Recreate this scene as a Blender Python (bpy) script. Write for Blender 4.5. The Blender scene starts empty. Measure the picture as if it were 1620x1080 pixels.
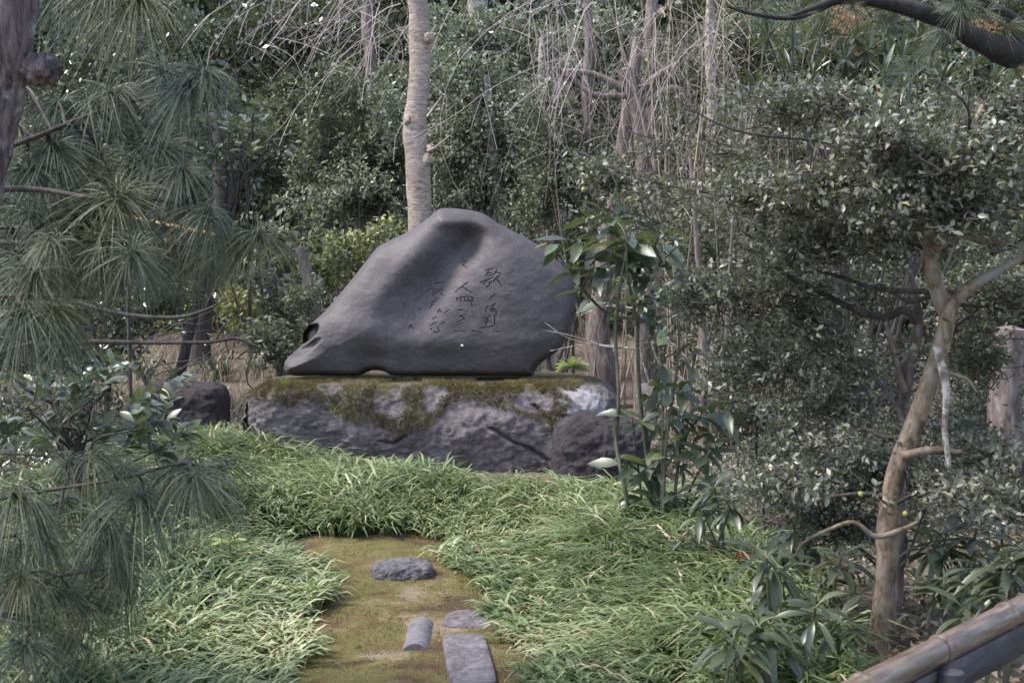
import bpy, math, random
import numpy as np
from mathutils import Vector, Matrix

# ------------------------------------------------------------------ camera, sky, sun, exposure
S = bpy.context.scene
C = S.collection
CAM_H, PITCH, FPX = 1.68, math.radians(4.73), 2250.0
cam_d = bpy.data.cameras.new('camera'); cam = bpy.data.objects.new('camera', cam_d); C.objects.link(cam)
cam.location = (0, 0, CAM_H); cam.rotation_euler = (math.radians(90) - PITCH, 0, 0)
cam_d.lens = 50; cam_d.sensor_width = 36; cam_d.clip_start = 0.05; cam_d.clip_end = 500
cam_d.dof.use_dof = True; cam_d.dof.focus_distance = 9.9; cam_d.dof.aperture_fstop = 8.0
S.camera = cam
SUN_EL, SUN_AZ = 57, -98          # azimuth: degrees from +Y (away from the camera) towards +X
w = bpy.data.worlds.new('World'); S.world = w; w.use_nodes = True
nt = w.node_tree
sky = nt.nodes.new('ShaderNodeTexSky'); sky.sky_type = 'NISHITA'; sky.sun_disc = False
sky.sun_elevation = math.radians(SUN_EL); sky.sun_rotation = math.radians(SUN_AZ)
sky.air_density = 1.0; sky.dust_density = 1.5; sky.ozone_density = 3.5
hs = nt.nodes.new('ShaderNodeHueSaturation'); hs.inputs['Saturation'].default_value = 0.72     # sky made less blue for a warmer colour balance
nt.links.new(sky.outputs[0], hs.inputs['Color']); nt.links.new(hs.outputs[0], nt.nodes['Background'].inputs[0])
nt.nodes['Background'].inputs[1].default_value = 0.115
sl = bpy.data.lights.new('sun', 'SUN'); sl.energy = 1.5; sl.angle = math.radians(16); sl.color = (1.0, 0.91, 0.82)
sun = bpy.data.objects.new('sun', sl); C.objects.link(sun)
_e, _a = math.radians(SUN_EL), math.radians(SUN_AZ)
sun_dir = Vector((math.sin(_a) * math.cos(_e), math.cos(_a) * math.cos(_e), math.sin(_e)))
sun.rotation_euler = sun_dir.to_track_quat('Z', 'Y').to_euler()
S.view_settings.view_transform = 'Standard'; S.view_settings.look = 'None'
S.view_settings.gamma = 1; S.view_settings.use_curve_mapping = False
S.view_settings.exposure = 1.95

# ------------------------------------------------------------------ helpers
rng = np.random.default_rng(7)
random.seed(7)
cp, sp = math.cos(PITCH), math.sin(PITCH)

def P(px, py, Y):
    """the point at distance Y in front of the camera that stands where the photograph shows (px, py)"""
    x = (px - 810) / FPX; v = -(py - 540) / FPX
    d = np.array([x, cp + v * sp, -sp + v * cp])
    t = Y / d[1]
    return np.array([0, 0, CAM_H]) + d * t

def G(px, py, z=0.0):
    x = (px - 810) / FPX; v = -(py - 540) / FPX
    d = np.array([x, cp + v * sp, -sp + v * cp])
    t = (z - CAM_H) / d[2]
    return np.array([0, 0, CAM_H]) + d * t

def px2m(Y): return Y / FPX

def _hash(ix, iy, iz, seed):
    n = (ix.astype(np.int64) * 374761393 + iy.astype(np.int64) * 668265263 + iz.astype(np.int64) * 2147483647 + seed * 974634287) & 0xffffffff
    n = ((n ^ (n >> 13)) * 1274126177) & 0xffffffff
    n = (n ^ (n >> 16)) & 0xffff
    return n / 65535.0

def vnoise(p, seed=0):
    p = np.asarray(p, float); i = np.floor(p); f = p - i; f = f * f * (3 - 2 * f)
    i = i.astype(np.int64); r = 0
    for dx in (0, 1):
        for dy in (0, 1):
            for dz in (0, 1):
                wgt = (f[:, 0] if dx else 1 - f[:, 0]) * (f[:, 1] if dy else 1 - f[:, 1]) * (f[:, 2] if dz else 1 - f[:, 2])
                r = r + wgt * _hash(i[:, 0] + dx, i[:, 1] + dy, i[:, 2] + dz, seed)
    return r

def fbm(p, oct=4, seed=0):
    p = np.asarray(p, float); s = 0; a = 0.5; tot = 0
    for o in range(oct):
        s = s + a * vnoise(p * 2 ** o + o * 17.3, seed + o); tot += a; a *= 0.5
    return s / tot

def norm(v):
    v = np.asarray(v, float)
    return v / np.maximum(np.linalg.norm(v, axis=-1, keepdims=True), 1e-9)

class MB:
    """collects vertices and faces for ONE mesh"""
    def __init__(s): s.V = []; s.F = []; s.T = []; s.n = 0
    def add(s, V, F, tint=0.5):
        V = np.asarray(V, float).reshape(-1, 3); F = np.asarray(F, np.int64)
        s.V.append(V); s.F.append(F + s.n)
        s.T.append(np.broadcast_to(np.asarray(tint, float), (len(V),))); s.n += len(V); return s
    def mesh(s, name, mat, smooth=True, origin=(0, 0, 0)):
        me = bpy.data.meshes.new(name)
        if s.n:
            V = np.concatenate(s.V) - np.asarray(origin, float)
            lv = np.concatenate([f.ravel() for f in s.F]); tot = np.concatenate([np.full(len(f), f.shape[1]) for f in s.F])
            st = np.concatenate([[0], np.cumsum(tot)[:-1]])
            me.vertices.add(len(V)); me.vertices.foreach_set('co', V.ravel().astype(np.float32))
            me.loops.add(len(lv)); me.loops.foreach_set('vertex_index', lv.astype(np.int32))
            me.polygons.add(len(tot)); me.polygons.foreach_set('loop_start', st.astype(np.int32))
            me.polygons.foreach_set('loop_total', tot.astype(np.int32))
            me.update(calc_edges=True)
            at = me.attributes.new('tint', 'FLOAT', 'POINT'); at.data.foreach_set('value', np.concatenate(s.T).astype(np.float32))
            if smooth: me.polygons.foreach_set('use_smooth', np.ones(len(tot), bool))
            me.validate()
        me.materials.append(mat)
        return me

def link(name, me, parent=None, loc=None):
    o = bpy.data.objects.new(name, me); C.objects.link(o)
    if parent is not None: o.parent = parent
    if loc is not None: o.location = loc
    return o

def part(name, mb, mat, root, smooth=True, label=None, stuff=False):
    """one part of a thing: a mesh of its own, parented to the thing (or to one of its parts)"""
    r = root
    while r.parent: r = r.parent
    o = link(name, mb.mesh(name, mat, smooth, r.location), root)
    if label: o['label'] = label
    if stuff: o['kind'] = 'stuff'
    return o

def thing(name, label, cat, loc, group=None):
    o = bpy.data.objects.new(name, None); C.objects.link(o); o.location = loc; o.empty_display_size = 0.1
    o['label'] = label; o['category'] = cat
    if group: o['group'] = group
    return o

def solo(name, mb, mat, label, cat, loc, group=None, smooth=True):
    o = link(name, mb.mesh(name, mat, smooth, loc), None, loc)
    o['label'] = label; o['category'] = cat
    if group: o['group'] = group
    return o

def struct(name, mb, mat, smooth=True):
    o = link(name, mb.mesh(name, mat, smooth)); o['kind'] = 'structure'; return o

def stuff(name, mb, mat, label, cat, smooth=True):
    o = link(name, mb.mesh(name, mat, smooth)); o['kind'] = 'stuff'; o['label'] = label; o['category'] = cat; return o

def catmull(pts, n):
    pts = np.asarray(pts, float); m = len(pts)
    if m < 3:
        t = np.linspace(0, 1, n)[:, None]; return pts[0] * (1 - t) + pts[-1] * t
    q = np.vstack([2 * pts[0] - pts[1], pts, 2 * pts[-1] - pts[-2]])
    u = np.linspace(0, m - 1, n); i = np.minimum(u.astype(int), m - 2); t = (u - i)[:, None]
    a, b, c, d = q[i], q[i + 1], q[i + 2], q[i + 3]
    return 0.5 * (2 * b + (c - a) * t + (2 * a - 5 * b + 4 * c - d) * t ** 2 + (3 * b - a - 3 * c + d) * t ** 3)

def tube(mb, pts, rad, sides=10, n=None, rough=0.0, seed=0, cap=True, freq=6.0, tint=0.5):
    """a tapered limb through pts (world points) with radii rad"""
    pts = np.asarray(pts, float); rad = np.asarray(rad, float)
    if n is None: n = max(len(pts), 2)
    arr = catmull(np.column_stack([pts, rad]), n); c, r = arr[:, :3], np.maximum(arr[:, 3], 1e-4)
    tg = norm(np.gradient(c, axis=0))
    ref = np.array([0., 1., 0.]) if abs(tg[:, 1]).mean() < 0.8 else np.array([1., 0., 0.])
    u = norm(np.cross(tg, ref)); v = np.cross(tg, u)
    a = np.linspace(0, 2 * math.pi, sides, endpoint=False)
    ring = u[:, None, :] * np.cos(a)[None, :, None] + v[:, None, :] * np.sin(a)[None, :, None]
    rr = np.repeat(r[:, None], sides, 1)
    if rough > 0:
        q = (c[:, None, :] + ring * r[:, None, None]).reshape(-1, 3)
        rr = rr * (1 + rough * 2 * (fbm(q * freq, 3, seed).reshape(n, sides) - 0.5))
    V = (c[:, None, :] + ring * rr[:, :, None]).reshape(-1, 3)
    i = np.arange(n - 1)[:, None] * sides; j = np.arange(sides)[None, :]; k = (np.arange(sides) + 1)[None, :] % sides
    F = np.stack([i + j, i + k, i + sides + k, i + sides + j], -1).reshape(-1, 4)
    mb.add(V, F, tint)
    if cap:
        for e, base in ((0, 0), (-1, (n - 1) * sides)):
            cidx = V[base:base + sides]
            ctr = cidx.mean(0) + (tg[e] * r[e] * (0.25 if e else -0.25))
            idx = np.arange(sides)
            F2 = np.stack([idx, (idx + 1) % sides, np.full(sides, sides)], -1)
            mb.add(np.vstack([cidx, ctr]), F2, tint)
    return c

def strands(mb, pts, rad, tint=0.5, flat=False, sides=3):
    """many thin twigs at once: pts (N,K,3), rad (N,K)"""
    N, K, _ = pts.shape
    tg = norm(np.gradient(pts, axis=1))
    ref = norm(rng.normal(size=(N, 1, 3)) * np.array([1, .3, .5]) + np.array([0, 1., 0]))
    u = norm(np.cross(tg, ref)); v = np.cross(tg, u)
    if np.ndim(tint) == 1: tint = np.repeat(tint, K * (2 if flat else sides))
    if flat:
        V = np.stack([pts - u * rad[..., None], pts + u * rad[..., None]], 2).reshape(-1, 3); sd = 2
        base = (np.arange(N) * K * 2)[:, None] + (np.arange(K - 1) * 2)[None, :]
        F = np.stack([base, base + 1, base + 3, base + 2], -1).reshape(-1, 4)
    else:
        a = np.arange(sides) * 2 * math.pi / sides
        V = (pts[:, :, None, :] + (u[:, :, None, :] * np.cos(a)[None, None, :, None] + v[:, :, None, :] * np.sin(a)[None, None, :, None]) * rad[:, :, None, None]).reshape(-1, 3)
        base = ((np.arange(N) * K * sides)[:, None] + (np.arange(K - 1) * sides)[None, :])[..., None]
        j = np.arange(sides); k = (j + 1) % sides
        F = np.stack([base + j, base + k, base + sides + k, base + sides + j], -1).reshape(-1, 4)
    mb.add(V, F, tint)

# leaf shapes: along +Y, upper side +Z, length 1
def leaf_small(wd=0.5, fold=0.06, droop=0.12):
    V = np.array([[0, 0, 0], [-wd / 2, .42, fold], [0, .5, 0], [wd / 2, .42, fold], [0, 1, -droop]], float)
    return V, np.array([[0, 2, 4, 1], [0, 3, 4, 2]])

def leaf_flat(wd=.55):
    return np.array([[0, 0, 0], [-wd / 2, .45, .03], [0, 1, -.08], [wd / 2, .45, .03]], float), np.array([[0, 3, 2, 1]])
def leaf_long(wd=0.3, rows=7, fold=0.05, droop=0.25, wave=0.0, peak=0.45, petiole=0.08, teeth=0.0):
    V = []; n = rows
    for i in range(n + 1):
        t = i / n
        s = max(0.0, (t - petiole) / (1 - petiole)) if t > petiole else 0
        ww = wd / 2 * (math.sin(math.pi * s ** (math.log(.5) / math.log(peak))) ** 0.85 if 0 < s < 1 else 0.0) + 0.008
        if teeth and 0 < i < n: ww *= 1 + teeth * (1 if i % 2 else -1)
        y = t * (1 - 0.25 * droop * t); z = -droop * t * t
        wz = wave * math.sin(t * 9)
        V += [[-ww, y, z + fold * ww / wd * 2 + wz], [0, y, z], [ww, y, z + fold * ww / wd * 2 - wz]]
    F = []
    for i in range(n):
        a = i * 3
        F += [[a, a + 1, a + 4, a + 3], [a + 1, a + 2, a + 5, a + 4]]
    return np.array(V, float), np.array(F)

def frames(d, up):
    d = norm(d); x = norm(np.cross(d, up)); z = np.cross(x, d); return x, d, z

def leaves(mb, pos, d, up, size, tmpl, tint):
    V0, F0 = tmpl; N = len(pos); x, y, z = frames(d, up)
    s = np.asarray(size)[:, None, None]
    V = pos[:, None, :] + s * (V0[None, :, 0, None] * x[:, None, :] + V0[None, :, 1, None] * y[:, None, :] + V0[None, :, 2, None] * z[:, None, :])
    F = (F0[None] + (np.arange(N) * len(V0))[:, None, None]).reshape(-1, F0.shape[1])
    mb.add(V.reshape(-1, 3), F, np.repeat(np.broadcast_to(tint, (N,)), len(V0)))

def leaf_object(name, meshes, root, pos, d, up, size):
    """one leaf as a part of its plant"""
    x, y, z = frames(np.asarray(d, float), np.asarray(up, float))
    r = root
    while r.parent: r = r.parent
    o = bpy.data.objects.new(name, random.choice(meshes)); C.objects.link(o); o.parent = root
    p = np.asarray(pos) - np.asarray(r.location)
    o.matrix_local = Matrix([[x[0] * size, y[0] * size, z[0] * size, p[0]], [x[1] * size, y[1] * size, z[1] * size, p[1]],
                             [x[2] * size, y[2] * size, z[2] * size, p[2]], [0, 0, 0, 1]])
    return o

# ------------------------------------------------------------------ materials
def new_mat(name):
    m = bpy.data.materials.new(name); m.use_nodes = True; n = m.node_tree
    return m, n, n.nodes['Principled BSDF']

def nd(n, t, **kw):
    x = n.nodes.new(t)
    for k, v in kw.items():
        if k.startswith('i_'):
            x.inputs[k[2:].replace('_', ' ')].default_value = v
        else: setattr(x, k, v)
    return x

def ramp(n, fac, stops):
    r = n.nodes.new('ShaderNodeValToRGB'); e = r.color_ramp.elements
    while len(e) < len(stops): e.new(0.5)
    for el, (p_, c) in zip(e, stops): el.position = p_; el.color = (*c, 1) if len(c) == 3 else c
    n.links.new(fac, r.inputs[0]); return r.outputs[0]

def coords(n, scale=(1, 1, 1), kind='Object'):
    tc = n.nodes.new('ShaderNodeTexCoord'); mp = n.nodes.new('ShaderNodeMapping'); mp.inputs['Scale'].default_value = scale
    n.links.new(tc.outputs[kind], mp.inputs[0]); return mp.outputs[0]

def noise(n, vec, scale, detail=5, rough=0.6, dist=0.0):
    x = nd(n, 'ShaderNodeTexNoise'); x.inputs['Scale'].default_value = scale; x.inputs['Detail'].default_value = detail
    x.inputs['Roughness'].default_value = rough; x.inputs['Distortion'].default_value = dist
    n.links.new(vec, x.inputs['Vector']); return x.outputs['Fac']

def mix(n, fac, a, b, mode='MIX'):
    x = nd(n, 'ShaderNodeMix', data_type='RGBA', blend_type=mode)
    for s, v in ((0, fac), (6, a), (7, b)):
        if isinstance(v, (int, float)): x.inputs[s].default_value = v
        elif isinstance(v, tuple): x.inputs[s].default_value = (*v, 1)
        else: n.links.new(v, x.inputs[s])
    return x.outputs[2]

def bump(n, bsdf, h, strength=0.4, dist=0.01):
    b = nd(n, 'ShaderNodeBump'); b.inputs['Strength'].default_value = strength; b.inputs['Distance'].default_value = dist
    n.links.new(h, b.inputs['Height']); n.links.new(b.outputs[0], bsdf.inputs['Normal'])

def leaf_mat(name, stops, rough=0.4, transl=0.25, per_object=False, spec=0.5, tcol=None, back=None, gain=1.0, desat=.35):
    def ds(c): l = sum(c) / 3; return tuple(x * (1 - desat) + l * desat * t for x, t in zip(c, (1.12, .95, 1.0)))
    stops = [(p_, ds(c_)) for p_, c_ in stops]
    m, n, b = new_mat(name)
    if per_object:
        src = nd(n, 'ShaderNodeObjectInfo').outputs['Random']
    else:
        a = nd(n, 'ShaderNodeAttribute', attribute_name='tint'); src = a.outputs['Fac']
    col = ramp(n, src, [(p_, tuple(min(.8, x * gain) for x in c_)) for p_, c_ in stops])
    nz = noise(n, coords(n, (1, 1, 1)), 9 if per_object else 30, 3)
    col = mix(n, 0.35, col, ramp(n, nz, [(0.3, (.25, .25, .25)), (0.7, (1, 1, 1))]), 'MULTIPLY')
    if back:
        gm = nd(n, 'ShaderNodeNewGeometry'); col = mix(n, gm.outputs['Backfacing'], col, back)
    n.links.new(col, b.inputs['Base Color']); b.inputs['Roughness'].default_value = rough
    b.inputs['Specular IOR Level'].default_value = spec
    if transl:
        t = nd(n, 'ShaderNodeBsdfTranslucent'); n.links.new(mix(n, 0.5, col, tcol or (0.25, 0.32, 0.06)), t.inputs[0])
        mx = nd(n, 'ShaderNodeMixShader'); mx.inputs[0].default_value = transl
        n.links.new(b.outputs[0], mx.inputs[1]); n.links.new(t.outputs[0], mx.inputs[2])
        n.links.new(mx.outputs[0], n.nodes['Material Output'].inputs[0])
    return m

def bark_mat(name, stops, scale=(6, 6, 1.5), sc=4, lichen=None, bstr=0.6, bd=0.012, rough=0.85, lth=(.58, .66)):
    m, n, b = new_mat(name); v = coords(n, scale)
    f = noise(n, v, sc, 7, 0.7, 0.4); col = ramp(n, f, [(.5 + (p_ - .5) * .6, c_) for p_, c_ in stops])
    if lichen:
        l = noise(n, coords(n), 9, 5, .6); col = mix(n, ramp(n, l, [(lth[0], (0, 0, 0)), (lth[1], (1, 1, 1))]), col, lichen)
    n.links.new(col, b.inputs['Base Color']); b.inputs['Roughness'].default_value = rough
    bump(n, b, f, bstr, bd); return m

g = lambda *c: c
M = {}
M['grass'] = leaf_mat('grass_blade', [(0, g(.045, .075, .026)), (.35, g(.10, .15, .05)), (.7, g(.185, .245, .09)), (.93, g(.31, .36, .17)), (1, g(.36, .32, .18))], .46, .28, tcol=g(.25, .28, .08), desat=0.15, gain=1.36)
M['liriope'] = leaf_mat('liriope_blade', [(0, g(.03, .05, .035)), (.6, g(.07, .10, .07)), (1, g(.16, .2, .15))], .35, .15, gain=1.2)
M['straw'] = leaf_mat('straw', [(0, g(.16, .13, .085)), (.6, g(.30, .25, .17)), (1, g(.42, .36, .26))], .7, .2, tcol=g(.3, .25, .15), desat=0.1)
M['needle'] = leaf_mat('pine_needle', [(0, g(.035, .055, .032)), (.5, g(.07, .105, .06)), (.85, g(.125, .165, .095)), (1, g(.24, .2, .09))], .38, .1, gain=1.35, desat=.25)
def needle_hue():
    n = M['needle'].node_tree; b = n.nodes['Principled BSDF']; src = b.inputs['Base Color'].links[0].from_socket
    o = nd(n, 'ShaderNodeObjectInfo'); r = ramp(n, o.outputs['Random'], [(0, g(.7, .85, .95)), (.35, g(1, 1, 1)), (.7, g(1.1, 1.05, .92)), (1, g(1.3, 1.08, .75))])
    n.links.new(mix(n, 1.0, src, r, 'MULTIPLY'), b.inputs['Base Color'])
needle_hue()
M['glossy'] = leaf_mat('glossy_leaf', [(0, g(.02, .04, .018)), (.6, g(.04, .07, .028)), (.9, g(.07, .11, .035)), (1, g(.16, .2, .04))], .4, .2, True, .8, gain=1.5)
M['camellia'] = leaf_mat('camellia_leaf', [(0, g(.035, .055, .03)), (.6, g(.07, .095, .055)), (.9, g(.11, .15, .07)), (1, g(.2, .24, .05))], .34, .2, True, .9, gain=1.4)
M['whorl'] = leaf_mat('long_leaf', [(0, g(.03, .05, .025)), (.6, g(.055, .085, .04)), (.9, g(.085, .12, .05)), (1, g(.15, .17, .05))], .38, .2, True, .7, gain=1.3)
M['smallobj'] = leaf_mat('small_leaf', [(0, g(.04, .055, .035)), (.6, g(.085, .105, .065)), (1, g(.15, .17, .1))], .34, .2, True, .65, gain=1.3)
M['small'] = leaf_mat('small_leaf_mass', [(0, g(.04, .05, .032)), (.6, g(.095, .105, .07)), (.95, g(.17, .175, .12)), (1, g(.25, .22, .05))], .44, .2, spec=.6, gain=1.6)
M['bush'] = leaf_mat('bush_leaf', [(0, g(.035, .055, .028)), (.5, g(.07, .10, .05)), (.9, g(.12, .16, .075)), (1, g(.2, .24, .08))], .46, .25, gain=1.8, desat=.5)
M['bush_pale'] = leaf_mat('pale_bush_leaf', [(0, g(.07, .10, .065)), (.5, g(.12, .16, .10)), (1, g(.22, .25, .15))], .4, .25, gain=1.8)
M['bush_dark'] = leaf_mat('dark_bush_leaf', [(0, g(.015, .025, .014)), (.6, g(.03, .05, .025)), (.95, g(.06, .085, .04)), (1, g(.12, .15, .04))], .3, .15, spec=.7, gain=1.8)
M['yellow'] = leaf_mat('sunlit_yellow_leaf', [(0, g(.12, .16, .03)), (.6, g(.25, .29, .06)), (1, g(.45, .42, .07))], .45, .4, tcol=g(.5, .5, .1), desat=0.15)  # far sunlight put into a bright yellow-green leaf colour
M['sunlit_bush'] = leaf_mat('sunlit_green_leaf', [(0, g(.08, .11, .04)), (.5, g(.16, .19, .07)), (.85, g(.26, .27, .09)), (1, g(.45, .4, .07))], .4, .35, tcol=g(.35, .38, .1), desat=0.25, gain=2.0)  # raised leaf colour stands in for sun on this shaded shrub
M['autumn'] = leaf_mat('autumn_leaf', [(0, g(.35, .14, .03)), (1, g(.6, .32, .08))], .5, .4, tcol=g(.7, .35, .08), desat=0.3)
M['pod'] = leaf_mat('strap_leaf', [(0, g(.02, .04, .02)), (.7, g(.05, .08, .04)), (1, g(.12, .17, .05))], .3, .15, spec=.7, gain=1.4)
M['lime'] = leaf_mat('lime_leaf', [(0, g(.28, .36, .09)), (1, g(.42, .5, .15))], .45, .35, tcol=g(.4, .5, .12), desat=0.1)
M['litter'] = leaf_mat('dead_leaf', [(0, g(.10, .065, .045)), (.5, g(.22, .15, .11)), (1, g(.42, .34, .27))], .75, .1, tcol=g(.3, .2, .1), desat=0)
M['petal'] = leaf_mat('petal', [(0, g(.75, .6, .7)), (1, g(.85, .75, .8))], .5, .2, tcol=g(.8, .6, .7), desat=0)
M['fibre'] = leaf_mat('moss_fibre', [(0, g(.085, .055, .02)), (.35, g(.16, .115, .036)), (.7, g(.20, .18, .05)), (1, g(.36, .28, .15))], .8, .15, tcol=g(.2, .17, .03), desat=0.1)
M['twig'] = leaf_mat('pale_twig', [(0, g(.18, .14, .135)), (.6, g(.37, .30, .29)), (1, g(.55, .48, .47))], .7, 0, gain=1.35, desat=0)
M['twig_brown'] = leaf_mat('brown_twig', [(0, g(.10, .075, .06)), (.6, g(.23, .18, .14)), (1, g(.36, .30, .22))], .8, 0, gain=1.3, desat=0)
M['twig_dark'] = leaf_mat('dark_twig', [(0, g(.035, .03, .026)), (1, g(.09, .075, .065))], .8, 0, desat=0)
M['bark_dark'] = bark_mat('dark_bark', [(.3, g(.022, .018, .017)), (.7, g(.075, .06, .055))])
M['bark_black'] = bark_mat('black_bark', [(.3, g(.008, .007, .007)), (.7, g(.03, .025, .023))])  # darkest bark colour, for the pine bough along the top
M['bark_grey'] = bark_mat('grey_bark', [(.3, g(.07, .055, .05)), (.55, g(.16, .125, .115)), (.75, g(.26, .22, .20))], bd=.015)
M['bark_pine'] = bark_mat('weathered_bark', [(.33, g(.035, .026, .025)), (.47, g(.13, .098, .095)), (.66, g(.26, .205, .20))], (9, 9, .9), 3.5, g(.42, .42, .45), 1.0, .05, lth=(.57, .66))
M['bark_tan'] = bark_mat('tan_bark', [(.32, g(.06, .042, .028)), (.48, g(.155, .107, .068)), (.66, g(.245, .185, .13))], (4, 4, 2), 6, g(.20, .19, .165), .8, .012, .6, lth=(.52, .66))
M['bark_lichen'] = bark_mat('lichen_bark', [(.36, g(.12, .095, .075)), (.5, g(.24, .205, .175)), (.64, g(.42, .39, .36))], (4, 4, 4), 6, None, .4, .006)
M['stem_green'] = bark_mat('green_stem', [(.3, g(.04, .042, .025)), (.7, g(.10, .10, .06))], (5, 5, 5), 5, None, .3, .004, .6)
M['wood_pale'] = bark_mat('pale_wood', [(.3, g(.22, .16, .12)), (.7, g(.42, .34, .27))], (8, 8, 1), 4, None, .4, .006)

def cherry_mat():
    m, n, b = new_mat('cherry_bark'); f = noise(n, coords(n, (2.2, 2.2, 9)), 6, 8, .78, .9)
    f2 = noise(n, coords(n), 3.5, 5, .6)
    col = ramp(n, f, [(.36, g(.085, .062, .05)), (.44, g(.235, .18, .145)), (.55, g(.37, .30, .25)), (.68, g(.57, .51, .45))])
    col = mix(n, ramp(n, f2, [(.5, (0, 0, 0)), (.72, (.8, .8, .8))]), col, g(.2, .145, .125))
    n.links.new(col, b.inputs['Base Color']); b.inputs['Roughness'].default_value = .7; bump(n, b, f, .6, .01); return m
M['bark_cherry'] = cherry_mat()

def stone_mat():
    m, n, b = new_mat('smooth_grey_stone'); v = coords(n)
    f1 = noise(n, coords(n, (1.5, 1, 2.0)), 5, 8, .68, .3); f2 = noise(n, v, 2.2, 5, .55); f3 = noise(n, v, 120, 3, .6); f4 = noise(n, v, 38, 4, .6)
    col = ramp(n, f1, [(.3, g(.053, .044, .048)), (.5, g(.071, .060, .065)), (.72, g(.102, .088, .095))])
    col = mix(n, ramp(n, f2, [(.48, (0, 0, 0)), (.66, (.75, .75, .75))]), col, g(.058, .047, .047))
    col = mix(n, ramp(n, f4, [(.60, (0, 0, 0)), (.70, (.6, .6, .6))]), col, g(.15, .142, .142))
    col = mix(n, .5, col, ramp(n, f3, [(.35, (.55, .55, .55)), (.65, (1.3, 1.3, 1.3))]), 'MULTIPLY')
    f5 = noise(n, coords(n, (3.5, 1, .7)), 3, 5, .6); col = mix(n, ramp(n, f5, [(.54, (0, 0, 0)), (.68, (.5, .5, .5))]), col, g(.05, .052, .042))
    n.links.new(col, b.inputs['Base Color']); b.inputs['Roughness'].default_value = .62
    h = mix(n, .5, f4, f3); bump(n, b, h, .5, .008); return m
M['stone'] = stone_mat()
def groove_mat():
    m, n, b = new_mat('engraved_groove'); f = noise(n, coords(n), 60, 4)
    n.links.new(ramp(n, f, [(.35, g(.05, .043, .046)), (.7, g(.088, .076, .081))]), b.inputs['Base Color']); b.inputs['Roughness'].default_value = .8
    bump(n, b, f, .3, .004); return m
M['groove'] = groove_mat()
M['hollow'] = bark_mat('shaded_moss_hollow', [(.3, g(.012, .013, .009)), (.7, g(.04, .042, .026))], (1, 1, 1), 20, None, .8, .01, .95)  # dark moss colour with the shade of the recess put into it

def rock_mat(name, stops, moss=None, moss_z=None, patch=None, sc=3.0, rough=.85, bs=.8, bd=.03, moss_amt=(.45, .58)):
    m, n, b = new_mat(name); v = coords(n)
    f1 = noise(n, v, sc, 9, .68, .3); f2 = noise(n, v, 34, 8, .78); f3 = noise(n, v, 120, 4, .75)
    col = ramp(n, f1, stops)
    col = mix(n, .55, col, ramp(n, f2, [(.40, (.32, .3, .3)), (.58, (1.2, 1.18, 1.2))]), 'MULTIPLY')
    vo = nd(n, 'ShaderNodeTexVoronoi'); vo.inputs['Scale'].default_value = 55; n.links.new(v, vo.inputs['Vector'])
    col = mix(n, ramp(n, vo.outputs['Distance'], [(.08, (.5, .5, .5)), (.16, (0, 0, 0))]), col, g(.36, .35, .36))
    if patch:     # lichen spot at an object-space place
        gm = nd(n, 'ShaderNodeTexCoord'); vm = nd(n, 'ShaderNodeVectorMath', operation='DISTANCE'); n.links.new(gm.outputs['Object'], vm.inputs[0]); vm.inputs[1].default_value = patch[0]
        ad = nd(n, 'ShaderNodeMath', operation='MULTIPLY_ADD'); n.links.new(noise(n, v, 6, 6, .65), ad.inputs[0]); ad.inputs[1].default_value = patch[1] * 1.6; n.links.new(vm.outputs['Value'], ad.inputs[2])
        col = mix(n, ramp(n, ad.outputs[0], [(patch[1] * 1.45, (1, 1, 1)), (patch[1] * 1.85, (0, 0, 0))]), col, mix(n, f2, g(.34, .31, .325), g(.58, .54, .56)))
    if moss:
        tc = nd(n, 'ShaderNodeTexCoord'); sx = nd(n, 'ShaderNodeSeparateXYZ'); n.links.new(tc.outputs['Object'], sx.inputs[0])
        ma = nd(n, 'ShaderNodeMath', operation='MULTIPLY_ADD'); n.links.new(noise(n, coords(n, (1, 1, 1.2)), 4.2, 6, .62), ma.inputs[0]); ma.inputs[1].default_value = moss_z[1]; n.links.new(sx.outputs['Z'], ma.inputs[2])
        mask = ramp(n, ma.outputs[0], [(moss_z[0], (0, 0, 0)), (moss_z[0] + .07, (1, 1, 1))])
        mcol = ramp(n, noise(n, v, 14, 6, .7), [(.3, moss[0]), (.5, moss[1]), (.7, moss[2])])
        if patch:
            inv = ramp(n, ad.outputs[0], [(patch[1] * 1.5, (0, 0, 0)), (patch[1] * 2.0, (1, 1, 1))]); mask = mix(n, 1.0, mask, inv, 'MULTIPLY')
        col = mix(n, mask, col, mcol)
    n.links.new(col, b.inputs['Base Color']); b.inputs['Roughness'].default_value = rough; b.inputs['Specular IOR Level'].default_value = .3
    bump(n, b, mix(n, .5, f2, f3), min(1, bs * 1.2), bd * 1.3); return m

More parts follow.
